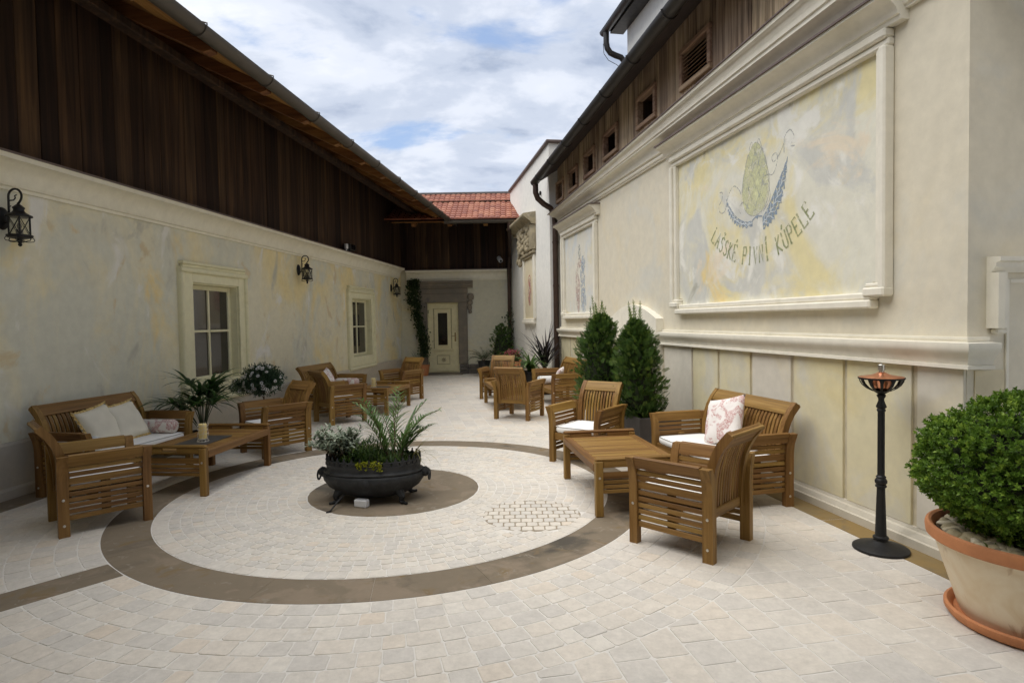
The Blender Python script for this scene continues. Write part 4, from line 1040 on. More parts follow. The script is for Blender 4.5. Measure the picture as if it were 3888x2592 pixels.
# ------------------------------------------------------------------ white house beyond
KW = math.hypot(1, .17)
WB = thing('white_house', 'plain white house end with dark coping and carved stone ornament', 'building', (2.967, 0, 0), math.atan(.17))
w0, w1 = 12.6 * KW, 17.34 * KW
q = MB(); q.box(0, 1.5, w0, w1, 0, 5.17); q.build('wall', MATS['plaster_white'], WB)
q = MB(); q.box(-.06, 1.56, w0 - .06, w1, 5.171, 5.23, .01); q.build('coping', MATS['flashing'], WB)
q = MB(); q.box(-.03, .001, w0 - .03, w1 - .1, 0, .48, .01); q.box(-.0, 1.4, w0 - .0305, w0 + .001, 0, .4795, .005); q.build('plinth', MATS['plinth'], WB)
q = MB(); q.lathe([(.045, 0), (.045, .03)], 14, Mx=T(-.005, 13.36 * KW, 4.30) @ Ry(-math.pi / 2)); q.build('vent_hole', MATS['void'], WB)
NP = link('panel_frame', None, WB); a, b_ = 14.03 * KW, 15.45 * KW
q = MB(); q.box(-.05, .001, a, a + .16, 1.55, 3.05, .008); q.build('side_moulding', MATS['trim_white'], NP)
q = MB(); q.box(-.05, .001, b_ - .16, b_, 1.55, 3.05, .008); q.build('side_moulding', MATS['trim_white'], NP)
q = MB(); q.box(-.09, .001, a + .05, b_ - .05, 1.43, 1.50, .01); q.box(-.07, .001, a + .05, b_ - .05, 1.501, 1.549, .01); q.build('sill_moulding', MATS['trim_white'], NP)
q = MB(); q.box(-.012, .001, a + .161, b_ - .161, 1.55, 3.05); q.build('painted_field', MATS['ochre_field'], NP)
q = MB(); am = []
for i in range(28):
    t = i / 28 * 2 * math.pi; am.append((14.72 * KW + .20 * math.sin(t), 2.24 + .36 * math.cos(t) - .0))
q.ribbon(am, .035, -.0135, closed=True); q.ribbon([(14.72 * KW + .07 * math.sin(z * 14), 1.92 + z) for z in [k * .05 for k in range(13)]], .10, -.0138); q.build('painted_figure', MATS['paint_red'], NP, recalc=False)
blob(14.72 * KW, 2.24, .17, .32, -.0132, MATS['paint_pink'], NP)
# carved relief with its hood
RL = link('carved_relief', None, WB)
q = MB(); q.prof([(-0., 3.72), (-.10, 3.74), (-.13, 3.80), (-.28, 3.90), (-.30, 3.93), (-.30, 3.97), (0, 4.02)], 'y', 13.95 * KW, 16.3 * KW); q.build('hood', MATS['carved_stone'], RL)
q = MB(); q.box(-.09, .001, 13.98 * KW, 15.5 * KW, 3.06, 3.14, .02); q.box(-.06, .001, 14.1 * KW, 15.4 * KW, 3.005, 3.059, .015); q.build('ledge', MATS['carved_stone'], RL)
q = MB(); q.lathe([(.01, 0), (.10, .02), (.115, .15), (.105, .45), (.09, .58), (.01, .60)], 12, 1, 1.4, T(-.03, 14.1 * KW, 3.14)); q.build('side_scroll', MATS['carved_stone'], RL, smooth=True)
for k in range(120):
    cy, cz = random.uniform(14.3, 15.6), random.uniform(3.16, 3.80); r_ = random.uniform(.035, .085)
    if k > 100: cy, cz = random.uniform(15.4, 15.85), random.uniform(2.9, 3.4)
    q = MB(); q.lathe([(.02, -1), (.6, -.75), (.95, -.3), (1, .1), (.7, .7), (.05, 1)], 9, 1, 1, T(-.05 - random.uniform(0, .06), cy * KW, cz) @ Rx(random.uniform(-1, 1)) @ Matrix.Diagonal((r_ * .8, r_, r_ * random.uniform(.8, 1.7), 1))); q.build('carving', MATS['carved_stone'], RL, smooth=True)

# ------------------------------------------------------------------ unseen wing and overhanging roof, added to shade the foreground and end wall
EB = thing('shade_wing', 'unseen plastered wing with overhanging roof, added to shade the near court', 'building', (0, -2.4, 0))
q = MB(); q.box(-5.3, 3.3, -3.5, 0, 0, 5.6); q.build('wall', MATS['plaster_far'], EB)
q = MB(); q.prof([(-4.2, 6.6), (4.0, 4.20), (4.0, 4.26), (-4.2, 6.7)], 'x', -5.3, 3.3); q.build('shade_roof', MATS['roof_dark'], EB)
for x in (-4.75, 2.95):
    q = MB(); q.box(x - .08, x + .08, 3.5, 3.66, 0, 4.08, .01); q.build('shade_roof_post', MATS['rafter'], EB)
q = MB(); q.box(-4.9, 3.1, 3.48, 3.68, 4.0805, 4.25, .01); q.build('shade_roof_beam', MATS['rafter'], EB)

# ------------------------------------------------------------------ garden furniture
BACK = [(-.235, .24), (-.238, .36), (-.246, .48), (-.264, .58), (-.294, .665), (-.334, .735), (-.386, .795)]
def back_part(z0, z1):
    out = []
    for i in range(9):
        z = z0 + (z1 - z0) * i / 8
        for (a, b_) in zip(BACK, BACK[1:]):
            if a[1] - 1e-6 <= z <= b_[1] + 1e-6:
                t = (z - a[1]) / (b_[1] - a[1]); out.append((a[0] + t * (b_[0] - a[0]), z)); break
    return out
def flare(z): return 0 if z < .40 else .045 * ((z - .40) / .19) ** 2
PD = .265
def seat_unit(name, label, cat, group, W, nslat, cushion=True, dy=0.0):
    """slatted teak seat: W = distance between the side frames; faces +y"""
    t = thing(name, label, cat, group=group); xw = W / 2
    for sx in (-1, 1):
        for sy in (-1, 1):
            zs = [0, .40, .45, .50, .545, .585]; hw = .026
            inn = [(sx * (xw + flare(z) - hw), z) for z in zs]; out = [(sx * (xw + flare(z) + hw + (.004 if z > .5 else 0)), z) for z in zs]
            d = .029 if sy > 0 else .034
            mb = MB(); mb.prof(inn + out[::-1], 'y', sy * PD - d, sy * PD + d); leg = mb.build('leg', MATS['teak_z'], t)
            for zb in ((.27, .085) if sy < 0 else (.27,)):
                q = MB(); q.lathe([(.0095, 0), (.0095, .003), (.006, .005)], 10, Mx=T(sx * (xw + .026), sy * PD, zb) @ Ry(sx * math.pi / 2)); q.build('bolt', MATS['steel'], leg)
        # arm rail between the posts
        zs = [.512, .545, .575, .588, .592]; mb = MB()
        inn = [(sx * (xw + flare(z) - .020), z) for z in zs[:4]]; out = [(sx * (xw + flare(z) + .024), z) for z in zs[:4]]
        mb.prof(inn + [(sx * (xw + flare(.59) - .01), .594), (sx * (xw + flare(.59) + .016), .594)] + out[::-1], 'y', -PD + .0345, PD - .0295); mb.build('arm', MATS['teak_y'], t)
        for zc, h in ((.483, .030), (.443, .030), (.395, .046), (.345, .030), (.303, .030), (.261, .030), (.219, .030), (.178, .030), (.133, .036)):
            mb = MB(); f = flare(zc); mb.box(sx * (xw + f) - .009, sx * (xw + f) + .009, -PD + .0345, PD - .0295, zc - h / 2, zc + h / 2, .003); mb.build('side_slat' if zc > .14 else 'side_rail', MATS['teak_y'], t)
        mb = MB(); x0 = sx * (xw - .0175); mb.box(x0 - .008, x0 + .008, -.03, .03, .115, .40, .003); mb.build('batten', MATS['teak_z'], t)
        # back stile
        mb = MB(); x1 = sx * (xw - .052); mb.sweep_yz(back_part(.24, .795), x1 - .024, x1 + .024, .054); mb.build('back_stile', MATS['teak_z'], t, smooth=True, angle=50)
    xi = xw - .0765
    mb = MB(); mb.sweep_yz(back_part(.705, .795), -xi, xi, .042); mb.build('top_rail', MATS['teak_x'], t, smooth=True, angle=50)
    mb = MB(); mb.box(-xw + .028, xw - .028, -.0, .048, -.012, .012, .010, T(0, -.404, .793) @ Rx(-.70)); mb.build('rail_cap', MATS['teak_x'], t)
    mb = MB(); mb.box(-xi, xi, -.256, -.214, .245, .305, .005); mb.build('back_rail', MATS['teak_x'], t)
    for i in range(nslat):
        x = -xi + 2 * xi * (i + .5) / nslat; w = min(.030, 2 * xi / nslat * .60)
        mb = MB(); mb.sweep_yz(back_part(.300, .712), x - w / 2, x + w / 2, .016); mb.build('back_slat', MATS['teak_z'], t, smooth=True, angle=50)
    mb = MB(); mb.box(-xw + .026, xw - .026, .238, .266, .235, .312, .006); mb.build('seat_rail', MATS['teak_x'], t)
    mb = MB(); mb.box(-xw + .026, xw - .026, .215, .237, .10, .145, .005); mb.build('front_stretcher', MATS['teak_x'], t) if False else None
    for i in range(8):
        y = -.205 + i * .056
        mb = MB(); mb.box(-xw + .027, xw - .027, y, y + .044, .288, .306, .003); mb.build('seat_slat', MATS['teak_x'], t)
    if cushion:
        cu = MB(); a, b_, c_ = (xw - .034), .252, .031; n = 14; vv = []; ff = []
        prof_ = [(-.3, -1), (.55, -1), (.86, -.86), (.97, -.5), (1, 0), (.97, .5), (.86, .86), (.55, 1.0), (.25, 1.08), (0, 1.1)]
        ring = []
        for k in range(48):
            an = 2 * math.pi * k / 48; ex = .16
            ring.append((math.copysign(abs(math.cos(an)) ** ex, math.cos(an)), math.copysign(abs(math.sin(an)) ** ex, math.sin(an))))
        pz = [(-.03, -1), (-.010, -.95), (-.002, -.6), (0, 0), (-.002, .6), (-.010, .92), (-.03, 1.05), (-.10, 1.2), (-.2, 1.28)]
        for (ins, zz_) in pz:
            for (cx_, cy_) in ring: vv.append((cx_ * (a + ins), cy_ * (b_ + max(ins, -.2)) + .022, .346 + zz_ * c_))
        for l in range(len(pz) - 1):
            for k in range(48): ff.append((l * 48 + k, l * 48 + (k + 1) % 48, (l + 1) * 48 + (k + 1) % 48, (l + 1) * 48 + k))
        ff.append(tuple(range(47, -1, -1))); ff.append(tuple((len(pz) - 1) * 48 + k for k in range(48)))
        cu.add(vv, ff); c = cu.build('cushion', MATS['cushion'], t, smooth=True, angle=70)
        q = MB(); q.tube([(cx_ * (a - .006), cy_ * (b_ - .006) + .022, .346 + .93 * c_) for cx_, cy_ in ring], .0035, 5, closed=True); q.build('piping', MATS['piping'], c)
    return t
def put(o, x, y, fx, fy):
    o.location = (x, y, 0); o.rotation_euler = (0, 0, math.atan2(fy, fx) - math.pi / 2); return o
CH, SO = 'teak garden armchairs', 'teak garden sofas'
ch0 = seat_unit('armchair', 'slatted teak armchair with white cushion next to the black torch stand, its back to it', 'armchair', CH, .535, 11)
put(ch0, 1.186, 4.016, -.713, .700)
def chair(x, y, fx, fy, label, cush=True):
    c = copy_tree(ch0); c['label'] = label; put(c, x, y, fx, fy)
    if not cush:
        for k in [k for k in c.children if k.name.startswith('cushion')]:
            for s_ in list(k.children): bpy.data.objects.remove(s_)
            bpy.data.objects.remove(k)
    return c
chair(.787, 6.42, -.595, -.804, 'slatted teak armchair with white cushion in front of the conifer planter')
chair(-3.241, 4.662, .72, .69, 'slatted teak armchair turned towards the sofa that has two cream pillows')
chair(-2.825, 7.106, -.66, -.75, 'slatted teak armchair standing in front of the white daisy bush')
chair(-2.668, 9.245, .74, .67, 'slatted teak armchair with its back towards the daisy bush, by the second candle table')
chair(-2.167, 11.73, -.55, -.835, 'bare slatted teak armchair nearest the cream door', False)
chair(.0985, 9.3475, .444, .896, 'bare slatted teak armchair seen from behind, facing the downpipe corner', False)
chair(-.28, 11.82, -.28, -.96, 'bare slatted teak armchair in front of the pink flower pot', False)
so0 = seat_unit('sofa', 'two-seat teak sofa below the mural with one red printed pillow', 'sofa', SO, 1.20, 24)
put(so0, 1.765, 5.24, -.972, -.235)
def sofa(x, y, fx, fy, label, cush=True):
    c = copy_tree(so0); c['label'] = label; put(c, x, y, fx, fy)
    if not cush:
        for k in [k for k in c.children if k.name.startswith('cushion')]:
            for s_ in list(k.children): bpy.data.objects.remove(s_)
            bpy.data.objects.remove(k)
    return c
SE = sofa(-3.86, 5.88, .982, -.190, 'two-seat teak sofa along the ochre wall with two cream pillows')
SH = sofa(-3.04, 10.28, .985, -.172, 'two-seat teak sofa under the second window with printed pillow and bolster')
SLF = sofa(.80, 10.80, -.972, -.235, 'two-seat teak sofa without seat cushion beside the conifers', False)

def table(name, label):
    t = thing(name, label, 'table', group='low teak tables'); hx, hy = .315, .5625
    for sx in (-1, 1):
        for sy in (-1, 1):
            mb = MB(); mb.box(sx * hx - .03, sx * hx + .03, sy * hy - .028, sy * hy + .028, 0, .425, .006); lg = mb.build('leg', MATS['teak_z'], t)
            q = MB(); q.lathe([(.0095, 0), (.0095, .003), (.006, .005)], 10, Mx=T(sx * hx, sy * (hy + .028), .30) @ Rx(-sy * math.pi / 2)); q.build('bolt', MATS['steel'], lg)
        mb = MB(); mb.box(sx * hx - .034, sx * hx + .034, -hy + .0285, hy - .0285, .335, .398, .005); mb.build('side_rail', MATS['teak_y'], t)
    for sy in (-1, 1):
        # raised end rail with a hand slot
        mb = MB(); y0, y1 = sy * hy - .021, sy * hy + .021
        mb.box(-hx - .03, hx + .03, y0 - .004, y1 + .004, .4255, .452, .010); mb.box(-hx + .0305, -.075, y0, y1, .375, .425, .004); mb.box(.075, hx - .0305, y0, y1, .375, .425, .004); mb.box(-.075, .075, y0, y1, .375, .395, .004)
        mb.build('end_rail', MATS['teak_x'], t)
        for zc, h in ((.312, .050), (.262, .028), (.226, .028), (.190, .028)):
            mb = MB(); mb.box(-hx + .0305, hx - .0305, sy * hy - .010, sy * hy + .010, zc - h / 2, zc + h / 2, .003); mb.build('end_slat', MATS['teak_x'], t)
    n = 20; L = 2 * (hy - .03)
    for i in range(n):
        y = -L / 2 + L * i / n
        mb = MB(); mb.box(-hx + .0345, hx - .0345, y + .002, y + L / n - .003, .378, .396, .003); mb.build('top_slat', MATS['teak_x'], t)
    return t
t1 = table('low_table', 'low slatted teak table with nothing on it, before the sofa below the mural'); put(t1, .885, 5.14, -.126, .992)
t2 = copy_tree(t1); t2['label'] = 'low teak table with dark slate mat and candle, before the sofa with cream pillows'; put(t2, -3.005, 5.87, .092, .996)
t3 = copy_tree(t1); t3['label'] = 'low teak table with candle and slate mat, before the sofa under the second window'; put(t3, -2.285, 10.34, .15, .989)
t4 = copy_tree(t1); t4['label'] = 'low teak table with nothing on it, before the sofa without seat cushion'; put(t4, -.083, 10.60, -.19, .982)

# mats and candle lanterns
def mat_on(x, y, rz, label):
    q = MB(); q.box(-.155, .155, -.23, .23, .0, .006, .002); o = q.build('table_mat', MATS['slate']); o.location = (x, y, .3965); o.rotation_euler = (0, 0, rz)
    tag(o, label, 'table mat', 'slate table mats')
mat_on(-3.00, 5.80, -.09, 'dark slate mat under the candle on the table by the cream pillows')
mat_on(-2.30, 10.25, -.15, 'dark slate mat on the candle table under the second window')
def candle(x, y, z, label):
    t = thing('candle_holder', label, 'candle', (x, y, z), group='candles in wire holders')
    q = MB(); q.lathe([(.034, .028), (.036, .03), (.036, .162), (.030, .168), (.02, .163), (.004, .162)], 20); q.build('candle', MATS['candle_wax'], t, smooth=True)
    q = MB(); q.tube([(0, 0, .16), (.001, 0, .175)], .0015, 5); q.build('wick', MATS['iron'], t)
    w = MB(); w.tube([(.052 * math.cos(a), .052 * math.sin(a), .003) for a in [2 * math.pi * i / 20 for i in range(20)]], .0024, 5, closed=True)
    w.tube([(.042 * math.cos(a), .042 * math.sin(a), .026) for a in [2 * math.pi * i / 20 for i in range(20)]], .0024, 5, closed=True)
    for i in range(10):
        a = 2 * math.pi * i / 10; w.tube([(.052 * math.cos(a), .052 * math.sin(a), .003), (.042 * math.cos(a), .042 * math.sin(a), .026)], .0016, 4)
    for i in range(5):
        a = 2 * math.pi * i / 5
        w.tube([(r * math.cos(a + d), r * math.sin(a + d), z_) for r, d, z_ in ((.042, 0, .026), (.050, .25, .07), (.042, .5, .11), (.047, .3, .145), (.054, .3, .165), (.05, .35, .18))], .0018, 5)
    for zc in (.075, .115, .148):
        w.tube([(.046 * math.cos(a), .046 * math.sin(a), zc + .006 * math.sin(5 * a)) for a in [2 * math.pi * i / 30 for i in range(30)]], .0018, 5, closed=True)
    w.build('wire_cage', MATS['wire'], t)
candle(-2.97, 5.72, .4027, 'cream candle in a white wire holder on the table by the cream pillows')
candle(-2.36, 10.17, .4027, 'cream candle in a white wire holder on the table under the second window')

# pillows
def pillow(name, label, mat, w, h, th, loc, rot, group=None, fringe=False, pinch=.10):
    q = MB(); n = 14; vv = []; idx = {}
    for sd in (1, -1):
        for i in range(n + 1):
            for j in range(n + 1):
                u, v = 2 * i / n - 1, 2 * j / n - 1
                e = max(0, (1 - abs(u) ** 2.4)) * max(0, (1 - abs(v) ** 2.4))
                pu, pv = 1 - pinch * (1 - v * v) * abs(u) ** 3, 1 - pinch * (1 - u * u) * abs(v) ** 3
                wr = .006 * math.sin(7 * u + 3 * v) * math.sin(5 * v - 2 * u) * (1 if sd > 0 else .5)
                if sd < 0 and (i in (0, n) or j in (0, n)): idx[sd, i, j] = idx[1, i, j]; continue
                idx[sd, i, j] = len(vv); vv.append((u * pu * w / 2, sd * (th / 2 * e ** .42 + (wr if e > .05 else 0)), v * pv * h / 2))
    ff = []
    for sd in (1, -1):
        for i in range(n):
            for j in range(n): ff.append((idx[sd, i, j], idx[sd, i + 1, j], idx[sd, i + 1, j + 1], idx[sd, i, j + 1]))
    q.add(vv, ff); o = q.build(name, mat, None, smooth=True, angle=180); o.location = loc; o.rotation_euler = rot
    tag(o, label, 'pillow', group)
    if fringe:
        f = MB(); pts = []
        k = 30
        for sdn in range(4):
            for i in range(k):
                t = 2 * i / k - 1
                u, v = [(t, -1), (1, t), (-t, 1), (-1, -t)][sdn]
                pu, pv = 1 - pinch * (1 - v * v) * abs(u) ** 3, 1 - pinch * (1 - u * u) * abs(v) ** 3
                pts.append((u * pu * w / 2, v * pv * h / 2, u, v))
        m_ = len(pts); vv = []
        for i, (x, z, u, v) in enumerate(pts):
            g_ = .016 + .006 * random.random(); L = math.hypot(u, v); y = .010 * math.sin(i * 1.9)
            vv += [(x * .97, .008, z * .97), (x + u / L * g_, y, z + v / L * g_), (x * .97, -.008, z * .97)]
        ff = []
        for i in range(m_):
            j = (i + 1) % m_; ff += [(3 * i, 3 * i + 1, 3 * j + 1, 3 * j), (3 * i + 1, 3 * i + 2, 3 * j + 2, 3 * j + 1)]
        f.add(vv, ff); f.build('fringe', MATS['gold_fringe'], o)
    return o
def bolster(label, mat, L, r, loc, rz, rx=0):
    q = MB(); n = 24; k = 12; pr_ = [(.02, -L / 2 - .006), (r * .5, -L / 2 - .002), (r * .86, -L / 2 + .008), (r * .98, -L / 2 + .03)] + [(r * (1 + .012 * math.sin(9 * i)), -L / 2 + .05 + (L - .1) * i / k) for i in range(k + 1)] + [(r * .98, L / 2 - .03), (r * .86, L / 2 - .008), (r * .5, L / 2 + .002), (.02, L / 2 + .006)]
    q.lathe(pr_, n, Mx=Ry(math.pi / 2)); o = q.build('bolster', mat, None, smooth=True, angle=80); o.location = loc; o.rotation_euler = (rx, 0, rz)
    return tag(o, label, 'bolster', 'printed bolsters on the sofas')
def on_sofa(s_, x, y, z):
    a = s_.rotation_euler[2]; c_, n_ = math.cos(a), math.sin(a); return (s_.location[0] + x * c_ - y * n_, s_.location[1] + x * n_ + y * c_, z)
aE, aC, aH, aL = SE.rotation_euler[2], so0.rotation_euler[2], SH.rotation_euler[2], SLF.rotation_euler[2]
CZ = .383
pillow('pillow', 'cream pillow with gold fringe nearer the turned armchair', MATS['cream_linen'], .40, .40, .15, on_sofa(SE, .15, -.08, CZ + .175), (math.radians(26), math.radians(8), aE + .10), 'cream fringed pillows', True)
pillow('pillow', 'cream pillow with gold fringe between the other cream pillow and the red bolster', MATS['cream_linen'], .40, .40, .15, on_sofa(SE, -.14, -.07, CZ + .175), (math.radians(27), math.radians(5), aE + .06), 'cream fringed pillows', True)
bolster('red printed bolster on the sofa with cream pillows', MATS['toile_red'], .44, .072, on_sofa(SE, -.46, .0, CZ + .072), aE + 1.62)
bolster('pale bolster with blue print half hidden behind the turned armchair', MATS['toile_blue'], .42, .072, on_sofa(SE, .46, .01, CZ + .072), aE + 1.55)
pillow('pillow', 'white pillow with red print on the sofa below the mural', MATS['toile_pink'], .43, .43, .14, on_sofa(so0, .0, -.09, CZ + .215), (math.radians(24), math.radians(14), aC + .22), 'printed pillows', False, .06)
pillow('pillow', 'white and pink printed pillow on the sofa under the second window', MATS['toile_pink'], .38, .38, .13, on_sofa(SH, .08, -.08, CZ + .18), (math.radians(24), math.radians(8), aH + .2), 'printed pillows', False, .12)
bolster('mauve printed bolster on the sofa under the second window', MATS['toile_red'], .42, .075, on_sofa(SH, -.46, .0, CZ + .075), aH + 1.6)
pillow('pillow', 'white and pink printed pillow on the sofa without seat cushion', MATS['toile_pink'], .36, .36, .13, on_sofa(SLF, .12, -.07, .306 + .16), (math.radians(22), math.radians(-6), aL - .5), 'printed pillows', False, .14)
bolster('white bolster with blue print on the sofa without seat cushion', MATS['toile_blue'], .43, .08, on_sofa(SLF, .44, .02, .306 + .08), aL + 1.5)

# ------------------------------------------------------------------ wall lanterns
def lantern(y, z, label):
    """y along the left wall; local x outwards; z = top of the hook"""
    t = thing('wall_lantern', label, 'lantern', (LW(y), y, 0), -math.atan(.112), 'black wall lanterns'); zb = z
    q = MB(); q.lathe([(.005, .028), (.05, .024), (.062, .012), (.066, 0)][::-1], 18, 1, 1.0, T(.0, 0, zb - .26) @ Ry(math.pi / 2) @ Matrix.Diagonal((1.55, 1, 1, 1))); q.build('back_plate', MATS['iron'], t, smooth=True)
    q = MB(); pts = [(.028, 0, zb - .30), (.065, 0, zb - .29), (.070, 0, zb - .2), (.070, 0, zb - .10)] + [(.135 + .065 * math.cos(a), 0, zb - .07 + .065 * math.sin(a)) for a in [math.pi - math.pi * 1.25 * i / 12 for i in range(13)]]
    pts += [(.165, 0, zb - .135)]
    q.tube(pts, .0095, 8); q.tube([(.072, 0, zb - .105), (.12, 0, zb - .103), (.138, 0, zb - .085), (.133, 0, zb - .065), (.152, 0, zb - .058)], .006, 6); q.tube([(.07, 0, zb - .15), (.085, 0, zb - .158), (.092, 0, zb - .15)], .004, 5); q.build('arm', MATS['iron'], t, smooth=True)
    C_ = .165
    q = MB(); q.lathe([(.010, zb - .128), (.012, zb - .14), (.030, zb - .155), (.046, zb - .170), (.046, zb - .178), (.040, zb - .182), (.040, zb - .198), (.054, zb - .215), (.080, zb - .232), (.098, zb - .240), (.100, zb - .252), (.09, zb - .254), (.01, zb - .250)], 24, Mx=T(C_, 0, 0)); q.build('lantern_roof', MATS['iron'], t, smooth=True)
    z1, z0 = zb - .254, zb - .418; r = .086
    for i in range(6):
        a = 2 * math.pi * i / 6 + .3; a2 = a + math.pi / 3
        q = MB(); q.tube([(C_ + r * math.cos(a), r * math.sin(a), z0), (C_ + r * math.cos(a), r * math.sin(a), z1)], .0055, 6); q.build('cage_bar', MATS['iron'], t)
        A, B = Vector((C_ + r * math.cos(a), r * math.sin(a), 0)), Vector((C_ + r * math.cos(a2), r * math.sin(a2), 0))
        q = MB()
        for (k0, k1) in ((z0, z1), (z1, z0)): q.tube([A + Vector((0, 0, k0)), B + Vector((0, 0, k1))], .0032, 5)
        q.build('cross_bar', MATS['iron'], t)
        q = MB(); A2, B2 = A.lerp(B, .04), A.lerp(B, .96); s_ = .96
        q.add([(C_ + (p.x - C_) * s_, p.y * s_, zz_) for p, zz_ in ((A2, z0), (B2, z0), (B2, z1), (A2, z1))], [(0, 1, 2, 3)]); q.build('glass', MATS['clear_glass'], t, recalc=False)
    q = MB(); q.lathe([(.004, z0 - .030), (.05, z0 - .026), (.092, z0 - .016), (.097, z0 - .008), (.097, z0 + .006), (.088, z0 + .008), (.004, z0 + .008)], 24, Mx=T(C_, 0, 0)); q.build('base_ring', MATS['iron'], t, smooth=True)
    q = MB(); q.lathe([(.004, z0 - .095), (.013, z0 - .088), (.017, z0 - .078), (.012, z0 - .068), (.016, z0 - .06), (.02, z0 - .045), (.022, z0 - .028)], 14, Mx=T(C_, 0, 0)); q.build('finial', MATS['iron'], t, smooth=True)
    q = MB()
    for i in range(6):
        a = 2 * math.pi * i / 6; c_, s_ = math.cos(a), math.sin(a)
        q.tube([(C_ + .02 * c_, .02 * s_, z0 - .048), (C_ + .06 * c_, .06 * s_, z0 - .052), (C_ + .10 * c_, .10 * s_, z0 - .046), (C_ + .108 * c_, .108 * s_, z0 - .032), (C_ + .098 * c_, .098 * s_, z0 - .014)], .0035, 5)
    q.build('scrolls', MATS['iron'], t)
    q = MB(); q.lathe([(.028, z0 + .008), (.028, z0 + .05), (.02, z0 + .055), (.012, z0 + .058), (.02, z0 + .085), (.012, z0 + .11), (.003, z0 + .115)], 12, Mx=T(C_, 0, 0)); q.build('bulb', MATS['slate'], t, smooth=True)
lantern(5.38, 2.745, 'black lantern on the ochre stained wall above the sofa with cream pillows')
lantern(11.02, 2.755, 'black lantern on the wall between the two windows')
lantern(16.42, 2.71, 'black lantern on the wall beside the hanging ivy')

# camera and floodlight
t = thing('security_camera', 'white security camera on dark boarding next to the rear downpipe', 'camera', (-.33, FY - .03, 3.28))
q = MB(); q.box(-.03, .03, -.05, .02, -.02, .04, .008); q.build('bracket', MATS['white_plastic'], t)
q = MB(); q.lathe([(.005, -.005), (.055, 0), (.062, .02), (.062, .22), (.05, .25), (.005, .252)], 16, Mx=T(-.01, -.05, .03) @ Rx(math.radians(118)) @ Ry(.25)); q.build('housing', MATS['white_plastic'], t, smooth=True)
q = MB(); q.lathe([(.004, .005), (.036, .0), (.036, -.012)], 14, Mx=T(-.01, -.05, .03) @ Rx(math.radians(118)) @ Ry(.25) @ T(0, 0, .262)); q.build('lens', MATS['black_plastic'], t)
yl = 12.95
t = thing('floodlight', 'small black floodlight with grey sensor standing on the left ledge', 'floodlight', (LW(yl) + .17, yl, 3.047), -math.atan(.112))
q = MB(); q.box(-.09, .06, .03, .30, .03, .17, .015); q.build('lamp_body', MATS['black_plastic'], t)
q = MB(); q.box(.061, .075, .05, .28, .04, .16, .005); q.build('lamp_glass', MATS['door_pane'], t)
q = MB(); q.box(-.03, .03, -.04, .06, .0, .03, .004); q.build('bracket', MATS['black_plastic'], t)
q = MB(); q.lathe([(.02, .04), (.042, .05), (.045, .12), (.04, .15), (.005, .155)], 14, Mx=T(0, -.07, 0)); q.lathe([(.014, 0), (.014, .045)], 8, Mx=T(0, -.06, 0)); q.build('sensor', MATS['white_plastic'], t, smooth=True)

# ------------------------------------------------------------------ torch
t = thing('torch_stand', 'tall black cast iron garden torch with copper burner', 'torch', (2.337, 3.803, 0))
q = MB(); q.lathe([(.158, 0), (.162, .006), (.160, .016), (.150, .022), (.10, .036), (.055, .052), (.042, .060), (.040, .070), (.046, .076), (.044, .086), (.034, .092)], 40); q.build('base', MATS['iron'], t, smooth=True)
q = MB(); q.lathe([(.033, .092), (.024, .38), (.024, .40), (.032, .405), (.033, .415), (.026, .42), (.035, .432), (.036, .445), (.03, .456), (.026, .462), (.03, .47), (.021, .48), (.0205, .885), (.025, .89), (.025, .90), (.021, .905), (.030, .915), (.030, .92), (.017, .955), (.017, .97), (.026, .985), (.026, .992), (.019, .998)], 20); q.build('pole', MATS['iron'], t, smooth=True)
q = MB(); q.lathe([(.019, .998), (.03, 1.005), (.045, 1.016), (.06, 1.022)], 24); q.build('bowl_foot', MATS['iron'], t, smooth=True)
for i in range(12):
    a = 2 * math.pi * i / 12; q = MB(); pts = []
    rr = [(.055, 1.018), (.085, 1.034), (.108, 1.055), (.121, 1.078), (.126, 1.098)]; vv = []; ff = []
    for (r, z) in rr:
        w = .10 if z < 1.03 else (.145 if z > 1.09 else .085)
        for (rad, sg) in ((r, -1), (r, 1), (r - .006, 1), (r - .006, -1)): vv.append((rad * math.cos(a + sg * w * .95), rad * math.sin(a + sg * w * .95), z))
    for k in range(len(rr) - 1):
        for j in range(4): ff.append((4 * k + j, 4 * k + (j + 1) % 4, 4 * k + 4 + (j + 1) % 4, 4 * k + 4 + j))
    q.add(vv, ff); q.build('bowl_rib', MATS['iron'], t)
q = MB(); q.lathe([(.119, 1.094), (.130, 1.094), (.131, 1.104), (.119, 1.104)], 36, cap=False); q.build('bowl_rim', MATS['iron'], t)
q = MB(); q.lathe([(.03, 1.022), (.05, 1.03), (.065, 1.055), (.075, 1.085), (.128, 1.105), (.124, 1.108), (.06, 1.118), (.032, 1.130), (.018, 1.138)], 32); q.build('burner', MATS['copper'], t, smooth=True)
q = MB(); q.lathe([(.014, 1.138), (.014, 1.148), (.02, 1.150), (.021, 1.182), (.017, 1.186), (.006, 1.187), (.006, 1.193), (.002, 1.194)], 16); q.build('wick_cap', MATS['steel'], t, smooth=True)

